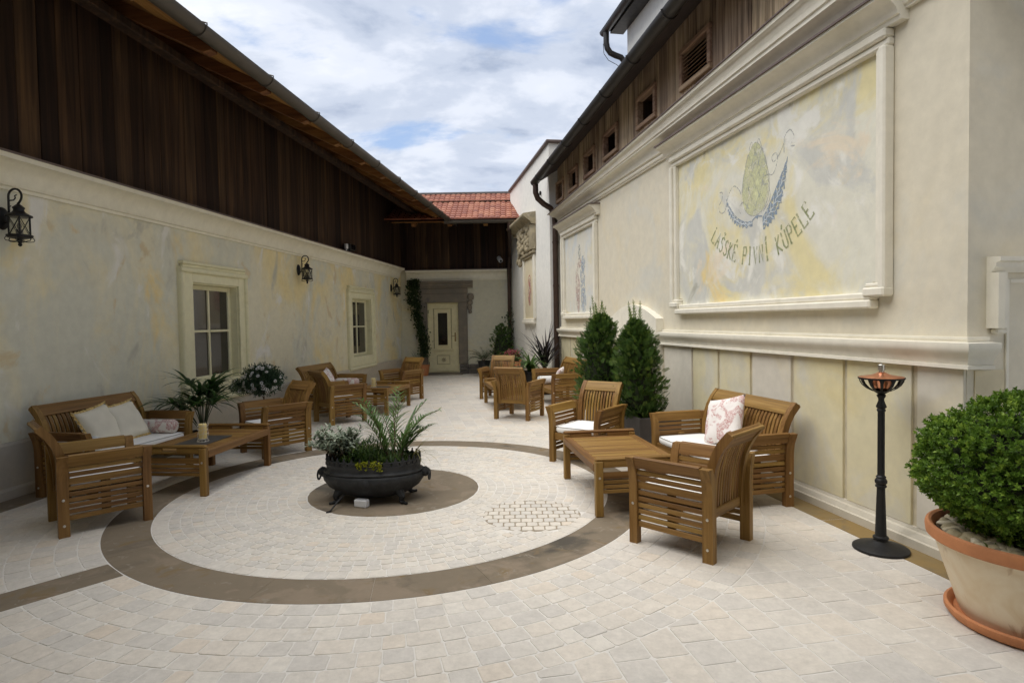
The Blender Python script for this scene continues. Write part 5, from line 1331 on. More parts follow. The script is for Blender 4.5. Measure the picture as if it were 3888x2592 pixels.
# ------------------------------------------------------------------ box ball in terracotta pot
PX, PY = 2.477, 2.849
t = thing('plant_pot', 'large pale terracotta pot with orange rim and saucer under the clipped box ball', 'plant pot', (PX, PY, 0))
q = MB(); q.lathe([(.295, 0), (.33, .008), (.345, .03), (.345, .05), (.331, .056), (.318, .045), (.305, .022), (.02, .02)], 48); q.build('saucer', MATS['terracotta'], t, smooth=True)
q = MB(); q.lathe([(.02, .021), (.275, .021), (.285, .035), (.327, .17), (.367, .30), (.39, .375), (.394, .3845)], 56); q.build('body', MATS['pot_body'], t, smooth=True)
q = MB(); q.lathe([(.394, .385), (.413, .387), (.423, .395), (.427, .43), (.423, .446), (.410, .452), (.398, .446), (.392, .42), (.384, .36)], 56, cap=False); q.build('rim', MATS['terracotta'], t, smooth=True)
q = MB(); q.lathe([(.001, .385), (.2, .392), (.386, .385)], 30, cap=False); q.build('soil', MATS['soil'], t)
a0 = math.atan2(-PY, -PX) + .52                          # round stamped badge on the side
q = MB()
for k in range(90):
    r_, b_ = .085 * math.sqrt(random.random()), random.random() * 6.28
    u, v = r_ * math.cos(b_), r_ * math.sin(b_); z = .225 + v; R_ = .327 + (z - .17) * .31 + .004; a = a0 + u / R_
    q.lathe([(.002, -.008), (.010, 0), (.007, .007), (.001, .010)], 6, Mx=T(R_ * math.cos(a), R_ * math.sin(a), z) @ Rz(a) @ Ry(math.pi / 2))
q.build('badge', MATS['terracotta'], t, smooth=True)
protos = []
m1 = [plain('pebble_%d' % i, c, .7, nscale=12, amt=.25) for i, c in enumerate(((.42, .35, .21), (.58, .50, .34), (.27, .23, .15), (.66, .58, .43)))]
for i in range(6):
    q = MB(); q.lathe([(.05, -.9), (.55, -.7), (.9, -.25), (1, .1), (.75, .6), (.4, .85), (.05, .95)], 10)
    q.v = [(x * (1 + .2 * math.sin(3 * y + i)), y * (1 + .2 * math.cos(2.5 * x + i)), z * (1 + .15 * math.sin(4 * x + 2 * i))) for x, y, z in q.v]
    me = q.mesh('pebble', smooth=True, angle=60); me.materials.append(m1[i % 4]); protos.append(me)
for k in range(210):
    r_ = .37 * math.sqrt(random.uniform(.10, 1)); a = random.random() * 6.28; s_ = random.uniform(.022, .042)
    if r_ + s_ * 1.3 > .385: r_ = .383 - s_ * 1.3
    o = link('pebble', protos[k % 6], t, T(r_ * math.cos(a), r_ * math.sin(a), .396 + s_ * .35 + random.uniform(0, .016)) @ Rz(random.random() * 6) @ Rx(random.uniform(-.5, .5)) @ Matrix.Diagonal((s_ * 1.3, s_, s_ * .7, 1)))
def ball_plant(name, label, loc, rx, rz, cz, nspr, nl, ll, lw, mat, stem_r, seed_h):
    t = thing(name, label, 'shrub', loc)
    d = rand_dirs(nspr); lump = 1 + .035 * np.sin(5 * d[:, 0] + 2) * np.cos(6 * d[:, 1]) + .03 * np.sin(9 * d[:, 2] + 4 * d[:, 0])
    rad = (RNG.uniform(.72, 1.0, nspr) ** .5 * lump)[:, None]
    fl = np.where(d[:, 2:3] < -.55, .97, 1.0)
    P_ = d * rad * np.array([rx, rx, rz]) * fl + [0, 0, cz]
    gdir = unit(d * [1, 1, rx / rz] + [0, 0, .25] + RNG.normal(size=(nspr, 3)) * .35)
    Pp = np.repeat(P_, nl, 0); Gd = np.repeat(gdir, nl, 0); k = np.tile(np.arange(nl), nspr)
    phi = k * 2.4 + np.repeat(RNG.random(nspr) * 6.28, nl)
    s1 = unit(np.cross(Gd, [0.3, .2, 1.0])); s2 = np.cross(Gd, s1)
    tt = (k / nl)[:, None]
    ld = unit(s1 * np.cos(phi)[:, None] + s2 * np.sin(phi)[:, None] + Gd * (.35 + 1.1 * tt))
    base = Pp - Gd * ll * 1.5 * (1 - tt)
    tone = np.clip(np.repeat(RNG.beta(2, 3, nspr), nl) * .75 + .25 * RNG.random(len(Pp)) * 1.0 + .18 * tt[:, 0] - .05, 0, 1)
    V, Fc, R = leaves(base, ld, Gd + RNG.normal(size=ld.shape) * .3, ll * RNG.uniform(.8, 1.2, len(Pp)), lw * RNG.uniform(.8, 1.2, len(Pp)), .3, tone)
    leafmesh('crown', V, Fc, R, mat, t)
    q = MB(); q.lathe([(.02, -.9), (.6, -.7), (.88, -.3), (.92, .1), (.7, .65), (.02, .93)], 20, rx * .80, rx * .80, T(0, 0, cz) @ Matrix.Diagonal((1, 1, rz * .80, 1))); q.build('shade_core', MATS['crown_shade'], t, smooth=True)  # solid dark core: painted inner shade, stops see-through
    q = MB(); q.tube([(0, 0, seed_h), (.01, .0, (seed_h + cz) / 2), (0, 0, cz)], stem_r, 8); q.build('trunk', MATS['bark'], t, smooth=True)
    return t
MATS['crown_shade'] = plain('crown_shade', (.020, .026, .010), .95, nscale=30, amt=.5)  # near-black green that paints the shade deep inside the crowns
ball_plant('box_ball', 'dense clipped green box ball growing in the large terracotta pot', (PX + .0, PY, 0), .48, .375, .745, 4700, 10, .0205, .0125, MATS['boxwood'], .03, .385)
c = Cloud()
for k in range(30):
    c.strap((PX - .31 + random.uniform(-.03, .03), PY - .12 + random.uniform(-.03, .03), .40), random.random() * 6.28, random.uniform(.03, .07), .014, random.uniform(.4, 1.3), 1.0, 3, random.uniform(.5, 1))
tag(c.build('seedling', MATS['green_mix']), 'small green seedling among the pebbles of the terracotta pot', 'seedling')

# ------------------------------------------------------------------ conifers in planter boxes
def spray_template():
    """flat fan of scale-leaf branchlets in the local xz plane, pointing +z"""
    P_, D_, L_ = [], [], []
    P_.append((0, 0, 0)); D_.append((0, 0, 1)); L_.append(1.0)
    for i in range(1, 7):
        z = i * .13
        for s_ in (-1, 1):
            l = .52 * (1 - i * .09); P_.append((0, 0, z)); D_.append((s_ * .75, 0, .75)); L_.append(l)
            P_.append((s_ * .32 * l, 0, z + .32 * l)); D_.append((s_ * .2, 0, 1)); L_.append(l * .5)
    return np.array(P_), np.array(D_), np.array(L_)
SPT = spray_template()
def conifer(name, label, loc, rx, h, z0, n, lean=0.0, group='potted conifers', wisps=5):
    t = thing(name, label, 'conifer', loc, group=group); cl = Cloud()
    P0, D0, L0 = SPT; m_ = len(P0)
    for k in range(n):
        f = random.random() ** .85; z = z0 + f * h
        prof_ = (1 - f ** 5) ** .7 * (1 - .25 * f) * (.72 + .28 * min(1, f / .15)) * (1 + .16 * math.sin(11 * f + 1.7 * (k % 4)))
        a = random.random() * 6.283; rr = rx * prof_ * random.uniform(.35, 1.03) * (1 + .14 * math.sin(3 * a + 9 * f))
        p = np.array([rr * math.cos(a) + lean * f, rr * math.sin(a), z])
        out = np.array([math.cos(a), math.sin(a), 0]); g_ = unit(out * random.uniform(.35, 1.0) + np.array([0, 0, random.uniform(.25, 1.0)]) + RNG.normal(size=3) * .25)
        side = unit(np.cross(g_, out + RNG.normal(size=3) * .6)); nn = np.cross(side, g_)
        B = np.stack([side, nn, g_], 0); s_ = random.uniform(.06, .115) * (1 if f < .9 else .8)
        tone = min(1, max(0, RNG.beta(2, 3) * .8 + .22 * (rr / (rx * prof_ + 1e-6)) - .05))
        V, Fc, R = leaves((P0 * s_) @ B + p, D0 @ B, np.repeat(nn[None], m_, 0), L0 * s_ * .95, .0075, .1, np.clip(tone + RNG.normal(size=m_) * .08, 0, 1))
        cl.add(V, Fc, R)
    for k in range(wisps):
        b0 = np.array([random.uniform(-.12, .12) * rx * 3 + lean, random.uniform(-.1, .1), z0 + h * random.uniform(.82, .95)]); d = unit(np.array([random.uniform(-.3, .3), random.uniform(-.3, .3), 1]))
        for i in range(9):
            pp = b0 + d * i * .035
            for s_ in (-1, 1):
                V, Fc, R = leaves([pp, pp], [d, d + np.array([s_ * .8, random.uniform(-.4, .4), .1])], [(0, 1, 0)] * 2, [.06, .055 * (1 - i * .06)], .009, .1, np.array([.6, .9])); cl.add(V, Fc, R)
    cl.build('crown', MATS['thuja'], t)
    q = MB(); q.tube([(0, 0, z0 - .06), (lean * .3, 0, z0 + .3 * h), (lean, 0, z0 + .9 * h)], [.025, .018, .004], 7); q.build('trunk', MATS['bark'], t, smooth=True)
    q = MB(); q.lathe([(.02, z0 - .02), (.62 * rx, z0 + .12 * h), (.60 * rx, z0 + .4 * h), (.36 * rx, z0 + .72 * h), (.01, z0 + .95 * h)], 14); q.build('shade_core', MATS['crown_shade'], t, smooth=True)  # dark core standing in for shade in the middle of the conifer
    return t
def planter_box(x, y, rz, s_, h, label, grp='dark planter boxes'):
    t = thing('planter_box', label, 'planter', (x, y, 0), rz, grp)
    q = MB(); e = .018
    q.box(-s_, s_, -s_, -s_ + e, 0, h, .004); q.box(-s_, s_, s_ - e, s_, 0, h, .004); q.box(-s_, -s_ + e, -s_ + e, s_ - e, 0, h - .001, .004); q.box(s_ - e, s_, -s_ + e, s_ - e, 0, h - .001, .004); q.box(-s_ + e, s_ - e, -s_ + e, s_ - e, .0, .02); q.build('box_sides', MATS['planter_box'], t)
    q = MB(); q.box(-s_ + e, s_ - e, -s_ + e, s_ - e, h - .08, h - .04); q.build('soil', MATS['soil'], t); return t
rw = math.atan(.185)
planter_box(1.55, 6.70, rw, .24, .43, 'dark square planter box behind the armchair, beside the sofa below the mural')
planter_box(1.20, 7.56, rw, .22, .43, 'dark square planter box nearer the arched wall block')
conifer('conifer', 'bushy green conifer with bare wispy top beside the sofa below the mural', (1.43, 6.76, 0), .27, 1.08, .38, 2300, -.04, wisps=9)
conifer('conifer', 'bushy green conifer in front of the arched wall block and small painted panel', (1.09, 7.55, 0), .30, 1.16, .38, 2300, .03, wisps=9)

# ------------------------------------------------------------------ oval iron planter in the middle
UX, UY = -1.205, 5.13
t = thing('iron_planter', 'black oval cast iron planter with pierced crest on the round centre stone', 'planter', (UX, UY, 0), math.radians(-3))
SX, SY = .425, .285
q = MB(); pr_ = [(.05, .075), (.52, .075), (.70, .10), (.90, .155), (1.0, .215), (1.02, .25), (1.0, .268), (.975, .272), (1.0, .278), (1.005, .288), (.97, .294), (.945, .31), (.95, .335), (.965, .345), (.965, .356), (.93, .358), (.90, .34), (.88, .26), (.05, .25)]
vv = []; n = 64; q2 = MB(); q2.lathe(pr_, n, SX, SY); 
for i, (x, y, z) in enumerate(q2.v):
    j = i % n
    if .12 < z < .265 and i // n < 6: k = 1 + .012 * math.cos(j * 2 * math.pi / 2); q2.v[i] = (x * k, y * k, z)
q2.build('bowl', MATS['cast_iron'], t, smooth=True, angle=50)
q = MB(); nn = 34
for i in range(nn):
    a = 2 * math.pi * i / nn; hh = .075; r0 = .955
    def cpnt(da, z, k=1.0): return (SX * r0 * k * math.cos(a + da), SY * r0 * k * math.sin(a + da), z)
    d = math.pi / nn
    for (da, z0, z1, w) in ((0, .352, .352 + hh, .22), (-d * .55, .352, .352 + hh * .62, .2), (d * .55, .352, .352 + hh * .62, .2)):
        vv = [cpnt(da - d * w, z0), cpnt(da - d * w * 1.6, (z0 + z1) / 2), cpnt(da, z1), cpnt(da + d * w * 1.6, (z0 + z1) / 2), cpnt(da + d * w, z0)]
        v2 = [cpnt(da - d * w, z0, .975), cpnt(da - d * w * 1.6, (z0 + z1) / 2, .975), cpnt(da, z1, .975), cpnt(da + d * w * 1.6, (z0 + z1) / 2, .975), cpnt(da + d * w, z0, .975)]
        q.add(vv + v2, [(0, 1, 2, 3, 4), (9, 8, 7, 6, 5)] + [(j, (j + 1) % 5, (j + 1) % 5 + 5, j + 5) for j in range(5)])
    q.box(-.0, .0, 0, 0, 0, 0) if False else None
q.tube([(SX * .952 * math.cos(b_), SY * .952 * math.sin(b_), .385) for b_ in [2 * math.pi * i / 60 for i in range(60)]], .006, 5, closed=True)
q.build('pierced_crest', MATS['cast_iron'], t)
for sx in (-1, 1):
    q = MB(); q.lathe([(.005, .0), (.04, .005), (.045, .03), (.028, .055), (.01, .07)], 10, Mx=T(sx * SX * .99, 0, .262) @ Ry(sx * math.pi / 2)); q.build('handle_boss', MATS['cast_iron'], t, smooth=True)
    q = MB(); q.tube([(sx * (SX + .055), .036 * math.cos(b_), .235 + .040 * math.sin(b_)) for b_ in [2 * math.pi * i / 16 for i in range(16)]], .008, 6, closed=True); q.build('ring_handle', MATS['cast_iron'], t, smooth=True)
    for sy in (-1, 1):
        q = MB(); x, y = sx * .255, sy * .150
        q.tube([(x * .85, y * .85, .135), (x, y, .105), (x * 1.10, y * 1.12, .06), (x * 1.06, y * 1.06, .025), (x * 1.14, y * 1.16, .012)], [.05, .042, .026, .022, .020], 8); q.tube([(x * 1.1, y * 1.1, .0125), (x * 1.28, y * 1.3, .0125)], [.0125, .0125], 6); q.build('foot', MATS['cast_iron'], t, smooth=True)
q = MB(); q.lathe([(.01, 0), (.035, .004), (.045, .012), (.03, .02), (.01, .026)], 10, Mx=T(0, -SY * 1.0, .232) @ Rx(math.pi / 2)); q.build('rosette', MATS['cast_iron'], t, smooth=True)
q = MB(); q.lathe([(.001, .345), (.87, .335)], 40, SX, SY, cap=False); q.build('soil', MATS['soil'], t)
q = MB(); q.box(-.058, .058, -.03, .03, 0, .062, .008); o = q.build('stone_block', MATS['white_plastic']); o.location = (UX - .05, UY - .24, 0); o.rotation_euler = (.0, 0, -.35)
tag(o, 'small white block under the black oval planter', 'block')
q = MB(); q.tube([(UX - .20, UY - .2, .09), (UX - .24, UY - .30, .05), (UX - .27, UY - .36, .008), (UX - .29, UY - .40, .007)], .007, 6); tag(q.build('cable', MATS['iron'], None, smooth=True), 'short black cable hanging below the oval planter', 'cable')
def UP_(x, y, z): return (UX + x, UY + y, z - .03)
for o_ in t.children:
    if not o_.name.startswith('foot'): o_.location.z = -.03
# silver sage
c = Cloud(); stems = MB()
for k in range(44):
    a = random.uniform(1.6, 5.2); r_ = random.uniform(.0, .15); b0 = Vector(UP_(-.22 + r_ * math.cos(a), .02 + r_ * .8 * math.sin(a), .34)); ln = random.uniform(.14, .36)
    tip = b0 + Vector((random.uniform(-.26, .16) * (1.0), random.uniform(-.18, .12), ln * random.uniform(.75, 1)))
    md = b0.lerp(tip, .5) + Vector((0, 0, .03)); stems.tube([b0, md, tip], [.004, .003, .002], 5)
    for i in range(22):
        f = .35 + .65 * i / 21; p = b0.lerp(md, f * 2) if f < .5 else md.lerp(tip, f * 2 - 1)
        c.strap(tuple(p), i * 2.4 + k, random.uniform(.045, .085) * (1.15 - .5 * abs(f - .6)), .022, random.uniform(.1, 1.1), random.uniform(.2, .9), 3, random.random(), lambda t_: .4 + 2.2 * t_ * (1 - t_))
sg = thing('silver_sage', 'silvery grey sage spilling over one end of the oval planter', 'plant', UP_(-.22, 0, .34))
for o in (c.build('leaves', MATS['sage']), stems.build('stems', MATS['bark'])):
    o.parent = sg; o.location = (-sg.location[0], -sg.location[1], -sg.location[2])
# feathery palm
def frond(c, stem, p, az, L, el, droop, nl, ll, lw, tone):
    pts = [np.array(p, float)]
    for i in range(nl):
        t_ = i / nl; e = el - droop * t_ ** 1.5
        pts.append(pts[-1] + np.array([math.cos(az) * math.cos(e), math.sin(az) * math.cos(e), math.sin(e)]) * L / nl)
    stem.tube([tuple(x) for x in pts[::3]] + [tuple(pts[-1])], .003, 5)
    for i in range(int(nl * .22), nl + 1):
        t_ = i / nl; e = el - droop * t_ ** 1.5; l = ll * (math.sin(math.pi * min(1, .15 + .80 * t_)) ** .7 + .15)
        for s_ in (-1, 1):
            c.strap(tuple(pts[i]), az + s_ * random.uniform(.75, 1.05), l * random.uniform(.85, 1.1), lw, e * .55 + random.uniform(.0, .35), random.uniform(.4, .9), 3, min(1, max(0, tone + random.uniform(-.25, .25))), lambda q_: (.35 + 2.0 * q_ * (1 - q_)) * (1.05 - q_))
c = Cloud(); st_ = MB()
for k in range(17):
    a = random.random() * 6.28; frond(c, st_, UP_(.17 + .05 * math.cos(a), .03 + .04 * math.sin(a), .34), a + random.uniform(-.3, .3), random.uniform(.32, .66), random.uniform(1.05, 1.5), random.uniform(.3, 1.2), 15, .16, .026, random.uniform(.2, .9))
ap = thing('feather_palm', 'feathery green palm standing up from the oval planter', 'palm', UP_(.17, .03, .34))
for o in (c.build('fronds', MATS['areca']), st_.build('stems', MATS['bark'])):
    o.parent = ap; o.location = tuple(-x for x in ap.location)
# mixed greenery, grasses, sedum
c = Cloud()
for k in range(2100):
    x, y = random.uniform(-.30, .30), random.uniform(-.19, .19)
    if (x / .37) ** 2 + (y / .23) ** 2 > 1: continue
    hgt = .16 * math.exp(-((x + .05) / .13) ** 2) + .03
    c.strap(UP_(x, y, .335 + random.random() * hgt), random.random() * 6.28, random.uniform(.03, .075), .009, random.uniform(.2, 1.3), random.uniform(.2, 1), 2, random.random())
tag(c.build('leafy_herbs', MATS['green_mix']), 'low dark green herbs filling the oval planter', 'plant')
c = Cloud()
for k in range(70):
    a = random.random() * 6.28; c.strap(UP_(-.04 + .05 * math.cos(a), -.04 + .05 * math.sin(a), .34), a, random.uniform(.14, .30), .008, random.uniform(.7, 1.4), random.uniform(.6, 1.5), 6, random.random())
tag(c.build('arching_grass', MATS['green_mix']), 'tuft of fine arching green grass in the middle of the oval planter', 'grass')
c = Cloud()
for k in range(34):
    a = random.uniform(-1.2, 1.3); c.strap(UP_(.33, .0 + random.uniform(-.04, .04), .345), a, random.uniform(.16, .38), .006, random.uniform(.5, 1.4), random.uniform(.8, 2.3), 8, random.random())
tag(c.build('pale_grass', MATS['dry_grass']), 'pale wispy grass leaning over the end of the oval planter', 'grass')
c = Cloud()
for k in range(420):
    x = random.uniform(-.08, .13); y = -.245 - random.uniform(0, .035) + .1 * (x - .02) ** 2; z = .40 - random.uniform(0, .07) - max(0, abs(x - .02) - .06) * .3
    p = UP_(x, y, z)
    for i in range(3): c.strap(p, random.random() * 6.28, .012, .011, random.uniform(.2, 1.4), .3, 2, random.random())
tag(c.build('yellow_sedum', MATS['sedum']), 'bright yellow sedum cushion on the front edge of the oval planter', 'plant')

# ------------------------------------------------------------------ palm and daisy tree by the first window
def round_pot(x, y, r0, r1, h, label, mat='black_pot', grp='black plastic pots', nm='flower_pot'):
    t = thing(nm, label, 'plant pot', (x, y, 0), group=grp)
    q = MB(); q.lathe([(.01, 0), (r0, 0), (r0 + .004, .01), (r1, h - .03), (r1 + .012, h - .028), (r1 + .014, h), (r1 - .002, h), (r1 - .006, h - .04), (.01, h - .045)], 28); q.build('pot', MATS[mat], t, smooth=True)
    q = MB(); q.lathe([(.001, h - .03), (r1 - .006, h - .036)], 20, cap=False); q.build('soil', MATS['soil'], t); return t
def fan_palm(x, y, z0, label, n, H, LL, mat):
    t = thing('fan_palm', label, 'palm', (x, y, z0)); c = Cloud(); st_ = MB()
    for k in range(n):
        az = k * 2.4 + random.uniform(-.3, .3); el = random.uniform(.75, 1.45); L = H * random.uniform(.55, 1.0)
        p0 = Vector((0, 0, .0)); tip = Vector((math.cos(az) * math.cos(el) * L, math.sin(az) * math.cos(el) * L, math.sin(el) * L))
        st_.tube([p0, p0.lerp(tip, .5) + Vector((0, 0, .03)), tip], [.006, .005, .004], 5)
        m_ = 10
        for i in range(m_):
            da = (i / (m_ - 1) - .5) * 3.4
            c.strap(tuple(tip), az + da, LL * random.uniform(.8, 1.1) * (1 - .18 * abs(da) / 1.7), .046, el * .55 * math.cos(da * .6) + random.uniform(-.1, .15), random.uniform(.5, 1.4), 6, random.random() * .8, lambda q_: (.45 + 2.0 * q_ * (1 - q_)) * (1.02 - q_ ** 3))
    c.build('leaves', MATS[mat], t); st_.build('stems', MATS['palm_stem'], t); return t
MATS['palm_stem'] = plain('palm_stem', (.05, .075, .03), .6)
round_pot(-3.66, 7.06, .10, .14, .27, 'black pot of the dark fan palm below the first window')
fan_palm(-3.66, 7.06, .235, 'dark green fan palm in front of the first window', 19, .60, .48, 'palm')
dx, dy = -3.34, 8.02
round_pot(dx, dy, .11, .15, .26, 'black pot of the white daisy tree behind the armchair')
DT = thing('daisy_tree', 'round daisy bush on a thin stem covered in white flowers', 'flowering bush', (dx, dy, .22))
c = Cloud(); n = 2600; d = rand_dirs(n); RX, RZ, CZ_ = .255, .195, .55
P_ = d * (RNG.random(n) ** .5 * RNG.choice([1, 1, 1, 1.14], n))[:, None] * [RX, RX, RZ] + [0, 0, CZ_]
c2 = rand_dirs(420); P2 = c2 * (RNG.random(420) ** .5)[:, None] * [.15, .13, .09] + [-.25, -.05, .47]
P_ = np.concatenate([P_, P2]); d = np.concatenate([d, c2]); n = len(P_)
for rep in range(3):
    V, Fc, R = leaves(P_, unit(d + RNG.normal(size=(n, 3)) * .7 + [0, 0, .3]), rand_dirs(n), RNG.uniform(.03, .06, n), .009, .2); c.add(V, Fc, R)
c.build('crown', MATS['daisy_leaf'], DT)
q = MB(); q.tube([(0, 0, 0), (.01, .005, .25), (0, 0, .50)], .011, 7); q.build('stem', MATS['bark'], DT, smooth=True)
fl = MB()
for k in range(13):
    a = 2 * math.pi * k / 13; fl.add([(.004 * math.cos(a), .004 * math.sin(a), 0), (.016 * math.cos(a - .17), .016 * math.sin(a - .17), .003), (.026 * math.cos(a), .026 * math.sin(a), .001), (.016 * math.cos(a + .17), .016 * math.sin(a + .17), .003)], [(0, 1, 2, 3)])
mef = fl.mesh('flower', recalc=False); mef.materials.append(MATS['petal'])
fc = MB(); fc.lathe([(.007, 0.001), (.0065, .004), (.001, .006)], 8); mec = fc.mesh('flower_centre'); mec.materials.append(MATS['petal_core'])
for k in range(90):
    dd = Vector(rand_dirs(1)[0]); 
    if dd.y > .55 or dd.z < -.75: dd.y = -abs(dd.y) * .6; dd.normalize()
    p = Vector((dd.x * RX * 1.04, dd.y * RX * 1.04, dd.z * RZ * 1.06 + CZ_))
    if k % 9 == 0: p = Vector((-.25 + dd.x * .15, -.05 + dd.y * .13, .47 + dd.z * .10))
    up = (dd + Vector((0, -.15, .35))).normalized()
    o = link('flower', mef, DT, Matrix.Translation(p) @ up.to_track_quat('Z', 'Y').to_matrix().to_4x4()); link('flower_centre', mec, o)

# ------------------------------------------------------------------ ivy, corner plants
IV = thing('hanging_ivy', 'ivy hanging in a long garland down the corner beside the stone door surround', 'ivy', (-2.72, FY - .12, .55))
c = Cloud(); st_ = MB(); path = []
for i in range(60):
    t_ = i / 59; path.append((-.04 + .10 * t_ + .05 * math.sin(7 * t_) - .08 * max(0, (t_ - .8)) , -.05 + .02 * math.sin(9 * t_), 2.12 * t_))
path = [(.30 - .30 * (i / 59) + .035 * math.sin(8 * i / 59) - .08, -.05, 2.12 * i / 59) for i in range(60)]
st_.tube(path[::4], .012, 5); st_.build('stem', MATS['bark'], IV)
def ivy_leaves(pts, n, sp, ll):
    for k in range(n):
        p = np.array(random.choice(pts)) + RNG.normal(size=3) * [sp, sp * .5, .03]; dr = unit(np.array([random.uniform(-1, 1), random.uniform(-1.0, -.1), random.uniform(-1, .3)]))
        V, Fc, R = leaves([p], [dr], [(random.uniform(-.4, .4), -1, .5)], ll * random.uniform(.6, 1.2), ll * .9, .15, RNG.beta(1.5, 3, 1)); c.add(V, Fc, R)
ivy_leaves(path, 1500, .075, .06)
p2 = [(-.10 - .06 * math.sin(i / 8), -.10, 2.1 - .70 * i / 20) for i in range(21)]; p2 = [(-.17 + .03 * math.sin(i), -.06, 2.10 - .6 * i / 20) for i in range(21)]
ivy_leaves(p2, 260, .05, .055); ivy_leaves([(-.1 + .15 * i / 10, -.1, 2.12) for i in range(11)], 200, .06, .055)
c.build('leaves', MATS['ivy'], IV)
round_pot(-2.52, FY - .36, .13, .18, .30, 'terracotta pot of the spiky grass and ivy by the door', 'terracotta', 'terracotta pots')
c = Cloud()
for k in range(60): c.strap((-2.62, FY - .40, .27), random.uniform(1.6, 5.0), random.uniform(.35, .62), .012, random.uniform(.3, 1.35), random.uniform(.1, .5), 4, random.random())
tag(c.build('spiky_grass', MATS['sage']), 'spiky grey grass in the pot by the door', 'grass')
# rear corner group
round_pot(-.78, 16.55, .12, .17, .42, 'tall dark pot of the fern beside the rubble stones')
c = Cloud(); st_ = MB()
for k in range(26): frond(c, st_, (-.78, 16.55, .40), k * 2.4, random.uniform(.4, .62), random.uniform(.5, 1.2), random.uniform(.8, 1.5), 14, .11, .022, random.uniform(0, .45))
fe = thing('fern', 'dark green fern in the tall pot beside the door', 'fern', (-.78, 16.55, .40))
for o in (c.build('fronds', MATS['palm']), st_.build('stems', MATS['bark'])): o.parent = fe; o.location = tuple(-x for x in fe.location)
planter_box(-.30, 16.75, 0, .20, .40, 'dark planter box below the rear downpipe')
conifer('conifer', 'narrow dark cone-shaped conifer below the rear downpipe', (-.30, 16.75, 0), .33, 1.05, .36, 700, 0, wisps=0)
c = Cloud(); st_ = MB(); path = [(-.03 + .05 * math.sin(i), FY - .26, .4 + 1.35 * i / 20) for i in range(21)]
st_.tube(path[::2], .008, 5)
for k in range(330):
    p = np.array(random.choice(path)) + RNG.normal(size=3) * [.10, .07, .05]; V, Fc, R = leaves([p], [unit(RNG.normal(size=3))], [(0, -1, .4)], random.uniform(.04, .08), .045, .15, RNG.beta(2, 3, 1)); c.add(V, Fc, R)
cr_ = thing('climber', 'leafy climber winding up the rear downpipe', 'climber', (-.03, FY - .26, .4))
for o in (c.build('leaves', MATS['ivy']), st_.build('stem', MATS['bark'])): o.parent = cr_; o.location = tuple(-x for x in cr_.location)
t = thing('flower_trough', 'square terracotta planter of pink flowers in the rear corner', 'planter', (-.02, 15.62, 0))
q = MB(); q.prof([(-.20, 0), (.20, 0), (.235, .44), (.25, .45), (.25, .50), (.20, .50), (.20, .46), (-.20, .46), (-.20, .50), (-.25, .50), (-.25, .45), (-.235, .44)], 'y', -.2, .2); q.build('pot', MATS['terracotta'], t)
q = MB(); q.box(-.19, .19, -.19, .19, .46, .475); q.build('soil', MATS['soil'], t)
c = Cloud(); n = 1300; P_ = RNG.normal(size=(n, 3)) * [.14, .12, .07] + [-.02, 15.62, .56]
V, Fc, R = leaves(P_, rand_dirs(n), rand_dirs(n), RNG.uniform(.03, .07, n), .03, .2); c.add(V, Fc, R)
f2 = Cloud(); n = 420; P_ = RNG.normal(size=(n, 3)) * [.10, .07, .05] + [0, 15.56, .66]; V, Fc, R = leaves(P_, rand_dirs(n), rand_dirs(n), .035, .03, .2); f2.add(V, Fc, R)
pf = thing('pink_flowers', 'pink red flowers above green leaves in the square terracotta planter', 'flowers', (-.02, 15.62, .47))
for o in (c.build('leaves', MATS['green_mix']), f2.build('blossoms', MATS['pink_flower'])): o.parent = pf; o.location = tuple(-x for x in pf.location)
c = Cloud(); n = 900; P_ = RNG.normal(size=(n, 3)) * [.10, .1, .12] + [-.42, 15.9, .22]; V, Fc, R = leaves(P_, rand_dirs(n), rand_dirs(n), RNG.uniform(.03, .06, n), .02, .2); c.add(V, Fc, R)
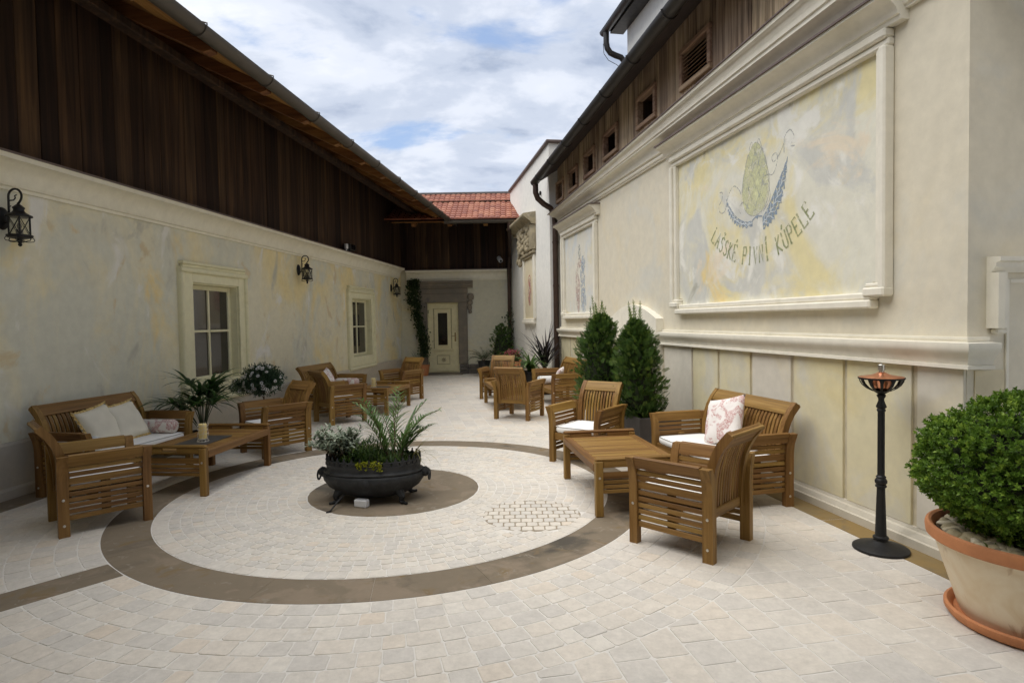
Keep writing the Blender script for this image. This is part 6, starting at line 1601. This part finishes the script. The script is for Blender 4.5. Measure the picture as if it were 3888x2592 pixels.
o = c.build('low_bush', MATS['ivy']); tag(o, 'low variegated bush in front of the rear corner conifer', 'bush')
# dark spiky plant and green plants by the brown downpipe
kx, ky = .66, 12.25
round_pot(kx, ky, .15, .21, .46, 'tall black pot of the dark spiky plant by the brown downpipe')
CO = thing('spiky_plant', 'dark purple plant with long sword-like leaves by the brown downpipe', 'plant', (kx, ky, .42)); c = Cloud()
for k in range(46):
    c.strap((random.uniform(-.05, .05), random.uniform(-.05, .05), .1 + random.random() * .12), random.random() * 6.28, random.uniform(.55, 1.05), .052, random.uniform(.75, 1.5), random.uniform(.1, 1.2), 7, random.random(), lambda q_: (.5 + 1.4 * q_ * (1 - q_)) * (1.02 - q_ ** 2))
c.build('leaves', MATS['cordyline'], CO)
q = MB(); q.tube([(0, 0, 0), (0, 0, .25)], .035, 8); q.build('stem', MATS['bark'], CO)
gx, gy = .36, 11.98
round_pot(gx, gy, .12, .16, .50, 'black pot of the broad-leaved green plant in front of the spiky plant')
GP = thing('broad_leaf_plant', 'bright green plant with broad drooping leaves in front of the dark spiky one', 'plant', (gx, gy, .46)); c = Cloud()
for k in range(46):
    c.strap((random.uniform(-.04, .04), random.uniform(-.04, .04), random.random() * .12), k * 2.4, random.uniform(.38, .66), .075, random.uniform(.5, 1.4), random.uniform(.8, 2.0), 6, random.uniform(.2, 1), lambda q_: (.35 + 2.1 * q_ * (1 - q_)) * (1.02 - q_ ** 2))
c.build('leaves', MATS['areca'], GP)
round_pot(.12, 12.35, .11, .15, .28, 'terracotta pot of the grey shrub beside the green plant', 'terracotta', 'terracotta pots')
c = Cloud(); n = 1500; d = rand_dirs(n); P_ = d * (RNG.random(n) ** .45)[:, None] * [.17, .17, .15] + [.12, 12.35, .42]; V, Fc, R = leaves(P_, unit(d + RNG.normal(size=(n, 3)) * .5), rand_dirs(n), .035, .012, .2); c.add(V, Fc, R)
tag(c.build('grey_shrub', MATS['grey_shrub']), 'small round grey shrub in a terracotta pot beside the green plant', 'shrub')
